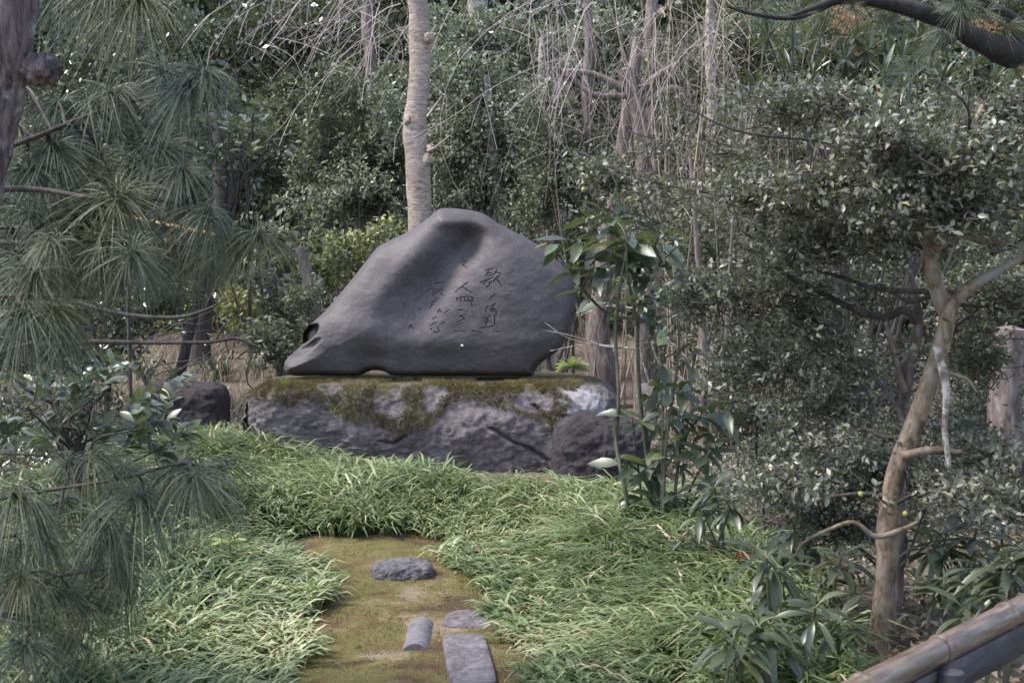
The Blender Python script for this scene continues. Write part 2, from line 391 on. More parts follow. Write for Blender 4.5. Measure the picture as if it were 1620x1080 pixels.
def ground_mat():
    m, n, b = new_mat('leaf_litter_ground'); v = coords(n)
    f = noise(n, v, 26, 8, .7); f2 = noise(n, v, .6, 4, .6)
    col = ramp(n, f, [(.28, g(.045, .033, .027)), (.5, g(.13, .095, .075)), (.7, g(.27, .215, .175))])
    col = mix(n, ramp(n, f2, [(.4, (0, 0, 0)), (.65, (.7, .7, .7))]), col, ramp(n, f, [(.3, g(.06, .06, .03)), (.7, g(.19, .17, .10))]))
    n.links.new(col, b.inputs['Base Color']); b.inputs['Roughness'].default_value = .95; bump(n, b, f, 1, .03); return m
M['ground'] = ground_mat()
M['hill'] = bark_mat('wooded_slope', [(.3, g(.02, .025, .014)), (.5, g(.045, .055, .03)), (.7, g(.09, .10, .06))], (1, 1, 1), 3, None, 1, .3)
def moss_mat():
    m, n, b = new_mat('moss_ground'); v = coords(n)
    f = noise(n, v, 45, 8, .75); f2 = noise(n, v, 3.2, 5, .6, .5); f3 = noise(n, v, 1.9, 5, .65)
    col = ramp(n, f2, [(.40, g(.075, .045, .016)), (.47, g(.145, .09, .03)), (.53, g(.16, .13, .04)), (.61, g(.27, .205, .125))])
    col = mix(n, ramp(n, f3, [(.49, (0, 0, 0)), (.56, (.8, .8, .8))]), col, g(.145, .135, .03))
    col = mix(n, .7, col, ramp(n, f, [(.32, (.3, .3, .3)), (.66, (1.35, 1.35, 1.35))]), 'MULTIPLY')
    n.links.new(col, b.inputs['Base Color']); b.inputs['Roughness'].default_value = .95; bump(n, b, f, 1, .02); return m
M['moss'] = moss_mat()
M['rock_pedestal'] = rock_mat('mossy_boulder', [(.3, g(.125, .107, .108)), (.5, g(.215, .19, .192)), (.68, g(.34, .31, .315))],
                              (g(.062, .054, .022), g(.11, .097, .042), g(.19, .155, .09)), (.68, .36), ((1.03, -.36, .41), .2))
M['rock_dark'] = rock_mat('dark_boulder', [(.3, g(.04, .034, .037)), (.55, g(.08, .07, .076)), (.75, g(.15, .135, .145))])
M['rock_brown'] = rock_mat('brown_boulder', [(.3, g(.03, .026, .026)), (.55, g(.07, .06, .06)), (.75, g(.12, .105, .105))])
M['rock_blue'] = rock_mat('blue_grey_stone', [(.3, g(.12, .115, .125)), (.55, g(.22, .21, .225)), (.75, g(.32, .31, .33))], sc=9)
M['slab'] = rock_mat('flat_stone', [(.3, g(.085, .077, .08)), (.55, g(.16, .148, .155)), (.75, g(.27, .25, .26))], sc=8, bs=.5, bd=.015)
M['tile'] = rock_mat('grey_tile', [(.3, g(.12, .114, .118)), (.7, g(.18, .172, .178))], sc=5, bs=.25, bd=.005)
def bamboo_mat(name, a, c, d, rot=0.84):
    m, n, b = new_mat(name); tc = n.nodes.new('ShaderNodeTexCoord'); m1 = nd(n, 'ShaderNodeMapping'); m1.inputs['Rotation'].default_value = (0, 0, -rot); m2_ = nd(n, 'ShaderNodeMapping'); m2_.inputs['Scale'].default_value = (1.2, 16, 16)
    n.links.new(tc.outputs['Object'], m1.inputs[0]); n.links.new(m1.outputs[0], m2_.inputs[0]); f = noise(n, m2_.outputs[0], 5, 6, .65); f2 = noise(n, coords(n), 7, 4)
    col = ramp(n, f, [(.36, a), (.52, c), (.68, d)]); col = mix(n, ramp(n, f2, [(.5, (0, 0, 0)), (.7, (.7, .7, .7))]), col, g(.14, .10, .085))
    n.links.new(col, b.inputs['Base Color']); b.inputs['Roughness'].default_value = .38; bump(n, b, f, .15, .003); return m
M['bamboo'] = bamboo_mat('weathered_bamboo', g(.055, .039, .028), g(.125, .094, .068), g(.22, .178, .14))
M['bamboo_yellow'] = bamboo_mat('yellow_bamboo', g(.45, .3, .08), g(.6, .42, .14), g(.65, .5, .25))
M['bamboo_grey'] = bamboo_mat('grey_bamboo', g(.22, .2, .18), g(.36, .33, .31), g(.48, .45, .43))
M['board_dark'] = bark_mat('dark_board', [(.3, g(.022, .021, .026)), (.7, g(.055, .052, .062))], (2, 2, 9), 4, None, .3, .004, .8)
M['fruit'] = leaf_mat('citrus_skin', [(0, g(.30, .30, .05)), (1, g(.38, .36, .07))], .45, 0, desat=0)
M['berry'] = leaf_mat('red_berry', [(0, g(.3, .02, .02)), (1, g(.45, .05, .05))], .3, 0, desat=0)
def plain(name, c, r=.6):
    m, n, b = new_mat(name); n.links.new(ramp(n, noise(n, coords(n), 20, 4), [(.3, tuple(x * .8 for x in c)), (.7, c)]), b.inputs['Base Color']); b.inputs['Roughness'].default_value = r; return m
M['red'] = plain('red_paint', g(.5, .06, .06)); M['white'] = plain('white_lichen', g(.7, .7, .72), .8)

# ------------------------------------------------------------------ ground, hillside, moss path
def grid_sheet(mb, xs, ys, zf):
    X, Y = np.meshgrid(xs, ys); q = np.column_stack([X.ravel(), Y.ravel(), np.zeros(X.size)]); q[:, 2] = zf(q)
    nx, ny = len(xs), len(ys)
    i = (np.arange(ny - 1)[:, None] * nx + np.arange(nx - 1)[None, :]).ravel()
    mb.add(q, np.stack([i, i + 1, i + nx + 1, i + nx], -1)); return mb
def ground_z(q):
    q = np.asarray(q, float); p = q.copy(); p[:, 2] = 0
    far = np.clip((q[:, 1] - 11.5) / 6, 0, 1)
    return -0.012 + far * (fbm(p * .35, 4, 3) - .5) * .35 + np.clip(q[:, 1] - 26, 0, 40) * .42
xs = np.unique(np.concatenate([np.linspace(-300, -24, 10), np.linspace(-24, 24, 110), np.linspace(24, 300, 10)]))
ys = np.unique(np.concatenate([np.linspace(-200, 2, 10), np.linspace(2, 70, 130), np.linspace(70, 400, 14)]))
struct('ground', grid_sheet(MB(), xs, ys, ground_z), M['ground'])

struct('hillside', grid_sheet(MB(), np.linspace(-120, 120, 60), np.linspace(25.5, 80, 50), lambda q: ground_z(q) + .06 + np.clip(q[:, 1] - 25.5, 0, 3) * .5 + .5 * fbm(q * .6, 3, 2) * np.clip(q[:, 1] - 26, 0, 1)), M['hill'])
PATH_L = [(474, 1260), (470, 1080), (488, 1020), (508, 975), (522, 925), (492, 893), (462, 870), (478, 858)]
PATH_R = [(860, 1260), (825, 1080), (815, 1030), (790, 985), (735, 935), (716, 895), (708, 872), (640, 852)]
pl = np.array([G(*p)[:2] for p in PATH_L]); pr = np.array([G(*p)[:2] for p in PATH_R])
def in_poly(q, poly):
    x, y = q[:, 0], q[:, 1]; r = np.zeros(len(q), bool); n = len(poly)
    for i in range(n):
        (x1, y1), (x2, y2) = poly[i], poly[(i + 1) % n]
        if y1 == y2: continue
        c = (y1 > y) != (y2 > y); r ^= c & (x < (x2 - x1) * (y - y1) / (y2 - y1) + x1)
    return r
path_poly = np.vstack([pl, pr[::-1]])
a_ = catmull(np.column_stack([pl, np.zeros(8)]), 60); b_ = catmull(np.column_stack([pr, np.zeros(8)]), 60)
a_[:, 0] -= .16; b_[:, 0] += .16; a_[-1, 1] += .12; b_[-1, 1] += .12
t_ = np.linspace(0, 1, 50)[None, :, None]; q = (a_[:, None, :] * (1 - t_) + b_[:, None, :] * t_).reshape(-1, 3)
edge = np.minimum(np.tile(np.linspace(0, 1, 50), 60), 1 - np.tile(np.linspace(0, 1, 50), 60)) * 2
q[:, 2] = .004 + .035 * np.clip(edge * 2.2, 0, 1) * fbm(q * np.array([3, 3, 1]), 4, 5) + .012 * fbm(q * 22, 3, 9)
i = (np.arange(59)[:, None] * 50 + np.arange(49)[None, :]).ravel()
struct('moss_path', MB().add(q, np.stack([i, i + 1, i + 51, i + 50], -1)), M['moss'])
def path_z(p):
    return .006 + .03 * fbm(np.column_stack([p[:, 0] * 3, p[:, 1] * 3, p[:, 0] * 0]), 4, 5)

# ------------------------------------------------------------------ rocks
def cube_sphere(n):
    t = np.tan(np.linspace(-1, 1, n) * math.pi / 4); A, B = np.meshgrid(t, t); A, B = A.ravel(), B.ravel(); o = np.ones_like(A)
    i = (np.arange(n - 1)[:, None] * n + np.arange(n - 1)[None, :]).ravel(); F0 = np.stack([i, i + 1, i + n + 1, i + n], -1)
    Vs, Fs = [], []
    for k, (v, fl) in enumerate([((A, B, o), 0), ((A, B, -o), 1), ((o, A, B), 0), ((-o, A, B), 1), ((A, o, B), 1), ((A, -o, B), 0)]):
        Vs.append(np.column_stack(v)); Fs.append((F0[:, ::-1] if fl else F0) + k * n * n)
    V = np.vstack(Vs); F = np.vstack(Fs)
    _, idx, inv = np.unique(np.round(V, 6), axis=0, return_index=True, return_inverse=True)
    return V[idx], inv.ravel()[F]
def rock(mb, center, size, n=30, power=3.5, amp=.12, freq=1.6, seed=1, fine=.02, rot=0.0, ridge=0.0, post=None):
    V, F = cube_sphere(n)
    d = V / (np.abs(V) ** power).sum(1, keepdims=True) ** (1 / power)
    u = norm(d); s = np.asarray(size) / 2
    q = d * s; k = s.min()
    e = q / k * .8
    q = q + u * k * (amp * 4 * (fbm(e * freq + seed * 7.7, 4, seed) - .5) + fine * 4 * (fbm(e * freq * 6 + seed, 4, seed + 5) - .5))[:, None]
    if ridge: q = q - u * k * (ridge * np.clip(1 - 9 * np.abs(fbm(e * freq * 1.3 + seed * 3.1, 3, seed + 11) - .5), 0, 1))[:, None]
    c, s_ = math.cos(rot), math.sin(rot)
    q = np.column_stack([q[:, 0] * c - q[:, 1] * s_, q[:, 0] * s_ + q[:, 1] * c, q[:, 2]])
    q = q + np.asarray(center)
    if post is not None: q = post(q)
    return mb.add(q, F)

# pedestal boulder
YP = 10.1                                                            # distance of the middle plane of the standing stone
PC = P(690, 560, YP); PX0, PX1 = P(386, 600, YP - .1)[0], P(978, 600, YP - .1)[0]
TOP = P(700, 596, YP)[2]
def seg_dist(a, b, x, z):
    ab = b - a; t = np.clip(((x - a[0]) * ab[0] + (z - a[1]) * ab[1]) / (ab @ ab), 0, 1)
    return np.hypot(x - a[0] - t * ab[0], z - a[1] - t * ab[1])
cracks = [[(778, 676), (800, 690), (812, 698), (838, 708), (868, 728)], [(845, 642), (868, 664), (880, 682), (884, 700)],
          [(600, 700), (622, 704), (640, 690)], [(880, 655), (905, 664), (950, 664)]]
cracks = [[P(a, b, 9.62)[[0, 2]] for a, b in c] for c in cracks]
def pedestal_post(q):
    x, z = q[:, 0].copy(), q[:, 2].copy()
    # the right half comes nearer and reaches lower, both ends round off, the front foot undercuts
    fx = (x - PX0) / (PX1 - PX0)
    front = q[:, 1] < YP - .15
    dist = np.full(len(q), 9.)
    for c in cracks:
        for a, b in zip(c[:-1], c[1:]): dist = np.minimum(dist, seg_dist(a, b, x, z))
    q[:, 1] += np.where(front, .05 * np.exp(-(dist / .009) ** 2), 0)
    low = np.where(front, np.clip((.62 - z) / .6, 0, 1), 0)
    q[:, 1] += low * (.16 - .30 * np.clip(fx, 0, 1))
    bulge = np.exp(-((fx - .62) / .2) ** 2 - ((z - .28) / .16) ** 2); q[:, 1] -= np.where(front, .07 * bulge, 0)
    # top: flat seat for the stone, a soft shoulder in front
    q[:, 2] = np.where(z > TOP - .015, TOP - .015 + (z - TOP + .015) * .12, z)
    q[:, 2] = np.minimum(q[:, 2], TOP)
    return q
mb = MB(); rock(mb, ((PX0 + PX1) / 2, YP + .06, .22), (PX1 - PX0 + .02, 1.0, .84), 130, 4.2, .05, 2.2, 4, .032, 0, .025, pedestal_post)
ped = thing('pedestal_boulder', 'long mossy grey boulder lying under the inscribed standing stone', 'boulder', ((PX0 + PX1) / 2, YP, 0))
part('rock_body', mb, M['rock_pedestal'], ped)
Vp = mb.V[0]
# moss cushions on the shoulder, thousands of short fibres
tri = mb.F[0]; ctr = Vp[tri].mean(1); nrm_ = np.cross(Vp[tri[:, 1]] - Vp[tri[:, 0]], Vp[tri[:, 3]] - Vp[tri[:, 0]]); ar = np.linalg.norm(nrm_, axis=1); nrm_ = norm(nrm_)
nrm_ = np.where(((ctr - np.array([(PX0 + PX1) / 2, YP + .06, .25])) * nrm_).sum(1, keepdims=True) < 0, -nrm_, nrm_)
xz = (ctr[:, 0] - PX0) / (PX1 - PX0)
edge_z = .39 + .17 * (fbm(ctr * 3.0, 4, 21) - .5) * 2 + .05 * np.sin(xz * 14) - .12 * np.exp(-((xz - .36) / .12) ** 2) + .25 * np.clip((xz - .82) / .1, 0, 1) + .1 * np.clip((.12 - xz) / .1, 0, 1)
wgt = ar * (ctr[:, 2] > edge_z) * (ctr[:, 1] < YP - .12) * (ctr[:, 2] < TOP - .004) * (vnoise(ctr * 9, 8) > .33)
def fibres(n, base, nr, ln, tint):
    m = MB(); d = norm(nr + rng.normal(size=(n, 3)) * .55)
    K = np.stack([base - nr * .004, base + d * ln[:, None]], 1)
    r = np.stack([np.full(n, .0022), np.full(n, .0007)], 1)
    strands(m, K, r, tint, flat=True); return m
N = 26000; pick = rng.choice(len(ctr), N, p=wgt / wgt.sum())
uv = rng.random((N, 2)); base = Vp[tri[pick, 0]] * ((1 - uv[:, :1]) * (1 - uv[:, 1:])) + Vp[tri[pick, 1]] * (uv[:, :1] * (1 - uv[:, 1:])) + Vp[tri[pick, 2]] * (uv[:, :1] * uv[:, 1:]) + Vp[tri[pick, 3]] * ((1 - uv[:, :1]) * uv[:, 1:])
part('moss', fibres(N, base, nrm_[pick], .010 + .02 * rng.random(N), np.clip(-.15 + 1.0 * fbm(base * 7, 3, 2) + .35 * rng.random(N), 0, 1)), M['fibre'], ped, False, 'olive brown moss cushions along the shoulder', True)

def px_rock(name, label, px0, px1, py0, py1, Y, depth, mat, n=40, power=3.2, amp=.12, seed=1, rot=0, fine=.03, ridge=.06, sink=.12):
    a = P(px0, py1, Y); b = P(px1, py0, Y); h = b[2] - max(a[2], 0) + sink
    m = MB(); rock(m, ((a[0] + b[0]) / 2, Y + depth * .4, b[2] - h / 2), (b[0] - a[0], depth, h), n, power, amp, 1.7, seed, fine, rot, ridge)
    return solo(name, m, mat, label, 'rock', ((a[0] + b[0]) / 2, Y + depth * .4, 0))
px_rock('dark_boulder', 'dark violet grey boulder leaning against the end of the mossy boulder', 874, 1032, 664, 790, 9.2, .6, M['rock_dark'], 56, 3.6, .1, 5)
px_rock('brown_boulder', 'dark brown flat-topped boulder behind the glossy shrub', 198, 347, 612, 722, 10.4, .6, M['rock_brown'], 50, 6, .06, 9, 0, .03, .05)
px_rock('far_rock', 'small grey rock behind the thin stems past the dark boulder', 1012, 1075, 606, 668, 11.6, .4, M['rock_pedestal'], 24, 3, .14, 13)
px_rock('far_rock', 'low grey rock half hidden by leaves beside the small red sign', 1130, 1185, 664, 694, 10.4, .35, M['rock_dark'], 24, 3, .12, 15)

# stepping stones in the moss
def stone_at(name, label, px, py, size, mat, **kw):
    c = G(px, py); m = MB(); rock(m, (c[0], c[1], size[2] * .5 - kw.pop('sink', .03)), size, **kw)
    return solo(name, m, mat, label, 'stone', (c[0], c[1], 0))
stone_at('stepping_stone', 'rough blue grey lump of stone standing out of the moss', 637, 918, (.30, .20, .12), M['rock_blue'], n=40, power=3.0, amp=.13, seed=22, fine=.03, ridge=.10, sink=.02)
stone_at('stepping_stone', 'low speckled grey stone sunk between moss and grass edge', 752, 992, (.27, .24, .085), M['slab'], n=36, power=3.4, amp=.1, seed=31, fine=.04, sink=.03, rot=-.2)
c0 = G(741, 1052); m = MB(); rock(m, (c0[0], c0[1] - .02, .005), (.175, .62, .09), 44, 9, .025, 2.5, 41, .02, .10)
solo('paving_stone', m, M['slab'], 'long rectangular paving slab with mossy edge in the path', 'stone', (c0[0], c0[1], 0))
# half-round tile laid in the moss, with a groove across it
m = MB(); c1 = G(663, 1012); L, R = .46, .062
tt = np.linspace(0, 1, 60); aa = np.linspace(0, math.pi, 25); V = []
for t in tt:
    e = max(0.0, (t - .8) / .2); r = R * math.sqrt(max(0, 1 - e * e * .98)) + .001
    if abs(t - .62) < .014: r -= .016
    for a in aa: V.append((c1[0] + math.cos(a) * r + .0, c1[1] - L * .5 + L * t, -.012 + math.sin(a) * r * 1.05))
V = np.array(V); ii = (np.arange(59)[:, None] * 25 + np.arange(24)[None, :]).ravel()
m.add(V, np.stack([ii, ii + 1, ii + 26, ii + 25], -1)[:, ::-1])
fr = np.vstack([V[:25], [[c1[0], c1[1] - L * .5, -.012]]]); k = np.arange(24); m.add(fr, np.stack([k, k + 1, np.full(24, 25)], -1))
solo('ridge_tile', m, M['tile'], 'half-round grey tile with one groove half buried in the moss', 'tile', (c1[0], c1[1], 0))

# ------------------------------------------------------------------ the inscribed standing stone
OUT = [(446,585),(448,572),(463,557),(473,546),(474,530),(482,519),(493,509),(511,492),(548,448),(574,415),(593,392),(615,380),(637,369),(659,356),(678,341),(693,330),(715,329),(752,334),(770,341),(793,356),(826,373),(856,391),(881,411),(900,430),(909,448),(913,474),(909,500),(902,526),(889,552),(870,567),(856,577),(848,586),(841,597),(807,597),(770,597),(696,597),(634,597),(616,595),(606,590),(596,588),(584,589),(574,593),(561,597),(511,596),(470,597),(452,594)]
def m2(px, py): return P(px, py, YP - .13)[[0, 2]]
oc = np.array([m2(*p) for p in OUT]); 
ocl = catmull(np.column_stack([np.vstack([oc, oc[:1]]), np.zeros(len(oc) + 1)]), 400)[:-1, :2]
oc_min, oc_max = ocl.min(0) - .01, ocl.max(0) + .01
def outline_dist(q):
    d = np.full(len(q), 1e9); near = np.zeros_like(q)
    A = ocl; B = np.roll(ocl, -1, 0)
    for a, b in zip(A, B):
        ab = b - a; t = np.clip(((q - a) @ ab) / (ab @ ab), 0, 1); c = a + t[:, None] * ab; dd = ((q - c) ** 2).sum(1)
        k = dd < d; d[k] = dd[k]; near[k] = c[k]
    return np.sqrt(d), near
STROKES = {
 0: [[(800,257),(862,243)],[(806,288),(852,274)],[(835,248),(812,302),(872,290)],[(763,357),(815,336),(868,312)],[(815,345),(832,328)],[(788,372),(802,352)],[(808,397),(838,378),(830,358)],[(840,366),(854,348)],[(897,248),(878,292)],[(884,272),(932,284),(905,322)],[(906,300),(868,352)],[(898,332),(922,360),(936,390)]],
 1: [[(843,487),(866,474),(888,456)]],
 2: [[(826,555),(803,588),(812,608)],[(845,560),(876,545),(890,528)],[(850,577),(892,582)],[(870,545),(864,606)],[(845,592),(902,602)],[(885,600),(900,628)]],
 3: [[(800,667),(838,643)],[(826,650),(803,720)],[(800,692),(832,690)],[(880,628),(880,714)],[(753,742),(872,727)]],
 4: [[(886,768),(910,774),(932,769)]],
 5: [[(598,158),(614,182)],[(588,192),(642,174),(603,216)],[(603,214),(622,226),(646,243)]],
 6: [[(647,361),(600,396),(542,442)],[(605,395),(650,425),(692,447)]],
 7: [[(558,488),(563,518)],[(558,502),(600,482),(660,477),(698,490),(680,512)],[(602,488),(588,517)],[(626,484),(626,516)],[(650,484),(656,516)],[(640,517),(702,515)],[(680,530),(692,562)]],
 8: [[(568,591),(612,588)],[(588,641),(628,634)],[(594,642),(622,662)],[(568,692),(628,664)],[(583,706),(602,700)]],
 9: [[(538,768),(585,766),(632,771)],[(690,764),(730,768),(772,776)]],
 10: [[(368,371),(432,361)],[(298,432),(346,409)],[(345,432),(432,414)],[(340,452),(432,430)],[(345,472),(402,440)],[(418,454),(442,472)],[(328,537),(378,514)],[(324,577),(352,544)],[(370,490),(410,500)]],
 11: [[(395,594),(432,606)],[(415,583),(398,612)],[(458,617),(488,588)]],
 12: [[(353,667),(387,649)],[(338,722),(370,700),(398,694)],[(428,706),(452,694)],[(338,744),(350,762)],[(364,768),(386,782),(412,764)],[(400,738),(406,757)]],
 13: [[(233,578),(247,592)],[(178,617),(192,603)],[(163,723),(192,752)],[(150,747),(182,718)]],
}
GS = .0037
nx = int((oc_max[0] - oc_min[0]) / GS); nz = int((oc_max[1] - oc_min[1]) / GS)
gx = np.linspace(oc_min[0], oc_max[0], nx); gz = np.linspace(oc_min[1], oc_max[1], nz)
X, Z = np.meshgrid(gx, gz); Q = np.column_stack([X.ravel(), Z.ravel()])
ins = in_poly(Q, ocl); dist, near = outline_dist(Q); sd = np.where(ins, dist, -dist)
cell = (np.arange(nz - 1)[:, None] * nx + np.arange(nx - 1)[None, :]).ravel(); quad = np.stack([cell, cell + 1, cell + nx + 1, cell + nx], -1)
keep = (sd[quad] > 0).sum(1) >= 2; quad = quad[keep]
Q2 = np.where((~ins | (dist < GS * .45))[:, None], near, Q); d2 = np.where(ins & (dist >= GS * .45), dist, 0)
def bump2(cx, cy, rx, ry, ang=0):
    c = m2(cx, cy); k = YP / FPX; dx, dz = (Q2[:, 0] - c[0]) / k, -(Q2[:, 1] - c[1]) / k
    ca, sa = math.cos(math.radians(ang)), math.sin(math.radians(ang)); u = (dx * ca + dz * sa) / rx; v = (-dx * sa + dz * ca) / ry
    return np.exp(-(u * u + v * v))
def prof(d, R): x = np.clip(d / R, 0, 1); return np.sqrt(np.maximum(0, 1 - (1 - x) ** 2))
th = .48 * prof(d2, .06) + .52 * prof(d2, .42)
hx = (Q2[:, 0] - oc_min[0]) / (oc_max[0] - oc_min[0]); hz = (Q2[:, 1] - oc_min[1]) / (oc_max[1] - oc_min[1])
front = .23 * th + .05 * (1 - hz) * prof(d2, .2)
soft = prof(d2, .12)
front += soft * (-.095 * bump2(743, 384, 22, 30, 15) - .10 * bump2(700, 434, 26, 78, 32) + .05 * bump2(735, 352, 55, 12, 6) + .05 * bump2(640, 420, 22, 70, 38) - .04 * bump2(640, 455, 40, 40) + .035 * bump2(600, 430, 55, 90, 35)
                 + .045 * bump2(810, 400, 45, 90, -10) + .03 * bump2(560, 520, 80, 30, 20) - .025 * bump2(640, 560, 160, 20) + .02 * bump2(690, 545, 120, 18))
# the hollow and ledge near the foot
front += soft * (.02 * bump2(480, 570, 30, 16, -30))
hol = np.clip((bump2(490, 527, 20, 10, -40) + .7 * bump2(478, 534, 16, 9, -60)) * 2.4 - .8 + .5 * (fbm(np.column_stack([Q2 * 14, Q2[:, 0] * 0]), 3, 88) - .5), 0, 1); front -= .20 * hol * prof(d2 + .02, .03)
led = np.clip(bump2(487, 549, 24, 6, -32) * 1.6 - .3, 0, 1); front -= .05 * led * soft
q3 = np.column_stack([Q2[:, 0], Q2[:, 1] * 1.6, Q2[:, 0] * 0])
front += soft * (0.013 * (fbm(q3 * 3.2, 4, 61) - .5) * 2 + .004 * (fbm(q3 * np.array([11, 10, 1]), 4, 62) - .5) * 2)
carve = np.zeros(len(Q2)); which = np.full(len(Q2), -1)
for ci, ss in STROKES.items():
    for s_ in ss:
        pts = np.array([m2(620 + a / 5.4, 380 + b / 5.4) for a, b in s_])
        if len(pts) > 2: pts = catmull(np.column_stack([pts, np.zeros(len(pts))]), 8)[:, :2]
        lo, hi = pts.min(0) - .02, pts.max(0) + .02; sel = np.where((Q2 >= lo).all(1) & (Q2 <= hi).all(1))[0]
        n_ = len(pts) - 1
        for j in range(n_):
            a, b = pts[j], pts[j + 1]; dd = seg_dist(a, b, Q2[sel, 0], Q2[sel, 1])
            wd = .0044 * (1.0 - .35 * (j + .5) / n_) * (.8 if ci in (10, 11, 12, 13, 4) else 1)
            cv = np.clip(1 - (dd / wd) ** 2, 0, 1) ** .5
            k = cv > carve[sel]; carve[sel[k]] = cv[k]; which[sel[k]] = ci
front -= .010 * carve
ylean = (Q2[:, 1] - TOP) * .10
Vf = np.column_stack([Q2[:, 0], YP - front + ylean, Q2[:, 1]])
Gb = .013; nxb = int((oc_max[0] - oc_min[0]) / Gb); nzb = int((oc_max[1] - oc_min[1]) / Gb)
Xb, Zb = np.meshgrid(np.linspace(oc_min[0], oc_max[0], nxb), np.linspace(oc_min[1], oc_max[1], nzb)); Qb = np.column_stack([Xb.ravel(), Zb.ravel()])
insb = in_poly(Qb, ocl); distb, nearb = outline_dist(Qb); cb = (np.arange(nzb - 1)[:, None] * nxb + np.arange(nxb - 1)[None, :]).ravel()
quadb = np.stack([cb, cb + 1, cb + nxb + 1, cb + nxb], -1); quadb = quadb[(insb[quadb].sum(1) >= 1)]
Q2 = np.where((~insb | (distb < Gb * .45))[:, None], nearb, Qb); d2 = np.where(insb & (distb >= Gb * .45), distb, 0)
back = .14 * prof(d2, .2) + .22 * prof(d2, .05) * bump2(489, 530, 40, 40) + .02 * prof(d2, .12) * (fbm(np.column_stack([Q2[:, 0], Q2[:, 1] * 1.6, Q2[:, 0] * 0]) * 3, 3, 70) - .5)
Vb = np.column_stack([Q2[:, 0], YP + back + (Q2[:, 1] - TOP) * .10, Q2[:, 1]])
mon = thing('inscribed_stone', 'big smooth grey standing stone with carved brush writing on its face', 'monument stone', ((ocl[:, 0].mean()), YP, TOP))
fc = carve[quad].max(1) > .35; fch = np.where(fc, which[quad].max(1), -1)
used = np.unique(quad)
rm = np.full(len(Vf), -1); rm[used] = np.arange(len(used))
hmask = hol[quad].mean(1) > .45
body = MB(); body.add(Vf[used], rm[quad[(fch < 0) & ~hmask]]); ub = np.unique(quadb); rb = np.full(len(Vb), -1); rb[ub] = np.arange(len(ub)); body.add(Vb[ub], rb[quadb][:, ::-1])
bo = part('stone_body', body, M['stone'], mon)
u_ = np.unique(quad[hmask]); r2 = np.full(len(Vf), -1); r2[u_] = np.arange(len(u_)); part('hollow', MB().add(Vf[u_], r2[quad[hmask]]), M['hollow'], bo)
for ci in STROKES:
    f = quad[fch == ci]
    if not len(f): continue
    u_ = np.unique(f); r2 = np.full(len(Vf), -1); r2[u_] = np.arange(len(u_))
    part('carved_character', MB().add(Vf[u_], r2[f]), M['groove'], bo)
c = P(731, 547, YP - .27); m = MB(); rock(m, (c[0], c[1] + .03, c[2]), (.018, .014, .015), 10, 2.5, .2, 2, 3, .05)
part('lichen_spot', m, M['white'], bo)

# ------------------------------------------------------------------ lawn of arching grass
def ribbons(mb, base, az, lean, length, width, curl, tint, K=5):
    """arching strap blades: they leave base leaning towards az and bend over by curl"""
    t = np.linspace(0, 1, K); N = len(base)
    ang = lean[:, None] + curl[:, None] * t[None, :] ** 1.3          # angle from vertical along the blade
    st = length[:, None] / (K - 1)
    h = np.concatenate([np.zeros((N, 1)), np.cumsum(np.sin(ang[:, :-1]) * st, 1)], 1); z = np.concatenate([np.zeros((N, 1)), np.cumsum(np.cos(ang[:, :-1]) * st, 1)], 1)
    ca, sa = np.cos(az)[:, None], np.sin(az)[:, None]
    p = np.stack([base[:, :1] + h * ca, base[:, 1:2] + h * sa, np.maximum(base[:, 2:3] + z, base[:, 2:3] * .5 + .004)], -1)
    wd = width[:, None] * np.array([.7, 1, .95, .7, .12])[None, :K] if K == 5 else width[:, None] * np.linspace(1, .1, K)[None, :]
    tw = az[:, None] + math.pi / 2 + rng.normal(size=(N, 1)) * .35
    side = np.stack([np.cos(tw), np.sin(tw), np.zeros_like(tw)], -1) * np.ones((1, K, 1)); side[..., 2] = rng.normal(size=(N, 1)) * .25
    V = np.stack([p - side * wd[..., None] / 2, p + side * wd[..., None] / 2], 2).reshape(-1, 3)
    b = (np.arange(N) * K * 2)[:, None] + (np.arange(K - 1) * 2)[None, :]
    mb.add(V, np.stack([b, b + 1, b + 3, b + 2], -1).reshape(-1, 4), np.repeat(tint, K * 2))
LAWN = np.array([G(*p)[:2] for p in [(-260, 1180), (-120, 900), (60, 810), (200, 760), (320, 720), (395, 728), (470, 756), (560, 775), (640, 786), (740, 802), (880, 808), (1010, 812), (1110, 840), (1190, 905), (1300, 1010), (1380, 1180)]])
TN = 8200
t_c = np.column_stack([rng.uniform(LAWN[:, 0].min(), LAWN[:, 0].max(), TN * 4), rng.uniform(LAWN[:, 1].min(), LAWN[:, 1].max(), TN * 4)])
t_c = t_c[in_poly(t_c, LAWN)]
ppoly = np.vstack([a_[:, :2] + [.13, -.1], (b_[:, :2] + [-.12, -.1])[::-1]])
wob = np.column_stack([t_c * 2.6, t_c[:, 0] * 0]); wob = np.column_stack([fbm(wob, 3, 51) - .5, fbm(wob, 3, 52) - .5]) * .42
t_c = t_c[~in_poly(t_c + wob, ppoly)][:TN]
per = 8
bx = np.repeat(t_c, per, 0) + rng.normal(size=(len(t_c) * per, 2)) * .022
n3 = np.column_stack([bx * 1.5, bx[:, 0] * 0])
flow = fbm(n3, 3, 31) * 7.5 + np.repeat(rng.normal(size=len(t_c)) * .9, per)
az = flow + rng.normal(size=len(bx)) * .9
pt = fbm(np.column_stack([bx * 1.1, bx[:, 0] * 0]), 3, 77)
tint = np.clip(.33 + 1.4 * (pt - .5) + np.repeat(rng.normal(size=len(t_c)) * .12, per) + rng.normal(size=len(bx)) * .17, 0, .97)
tint = np.where(rng.random(len(bx)) < .055, 1.0, tint)
hgt = .8 + .5 * fbm(n3 * 1.2, 2, 41)
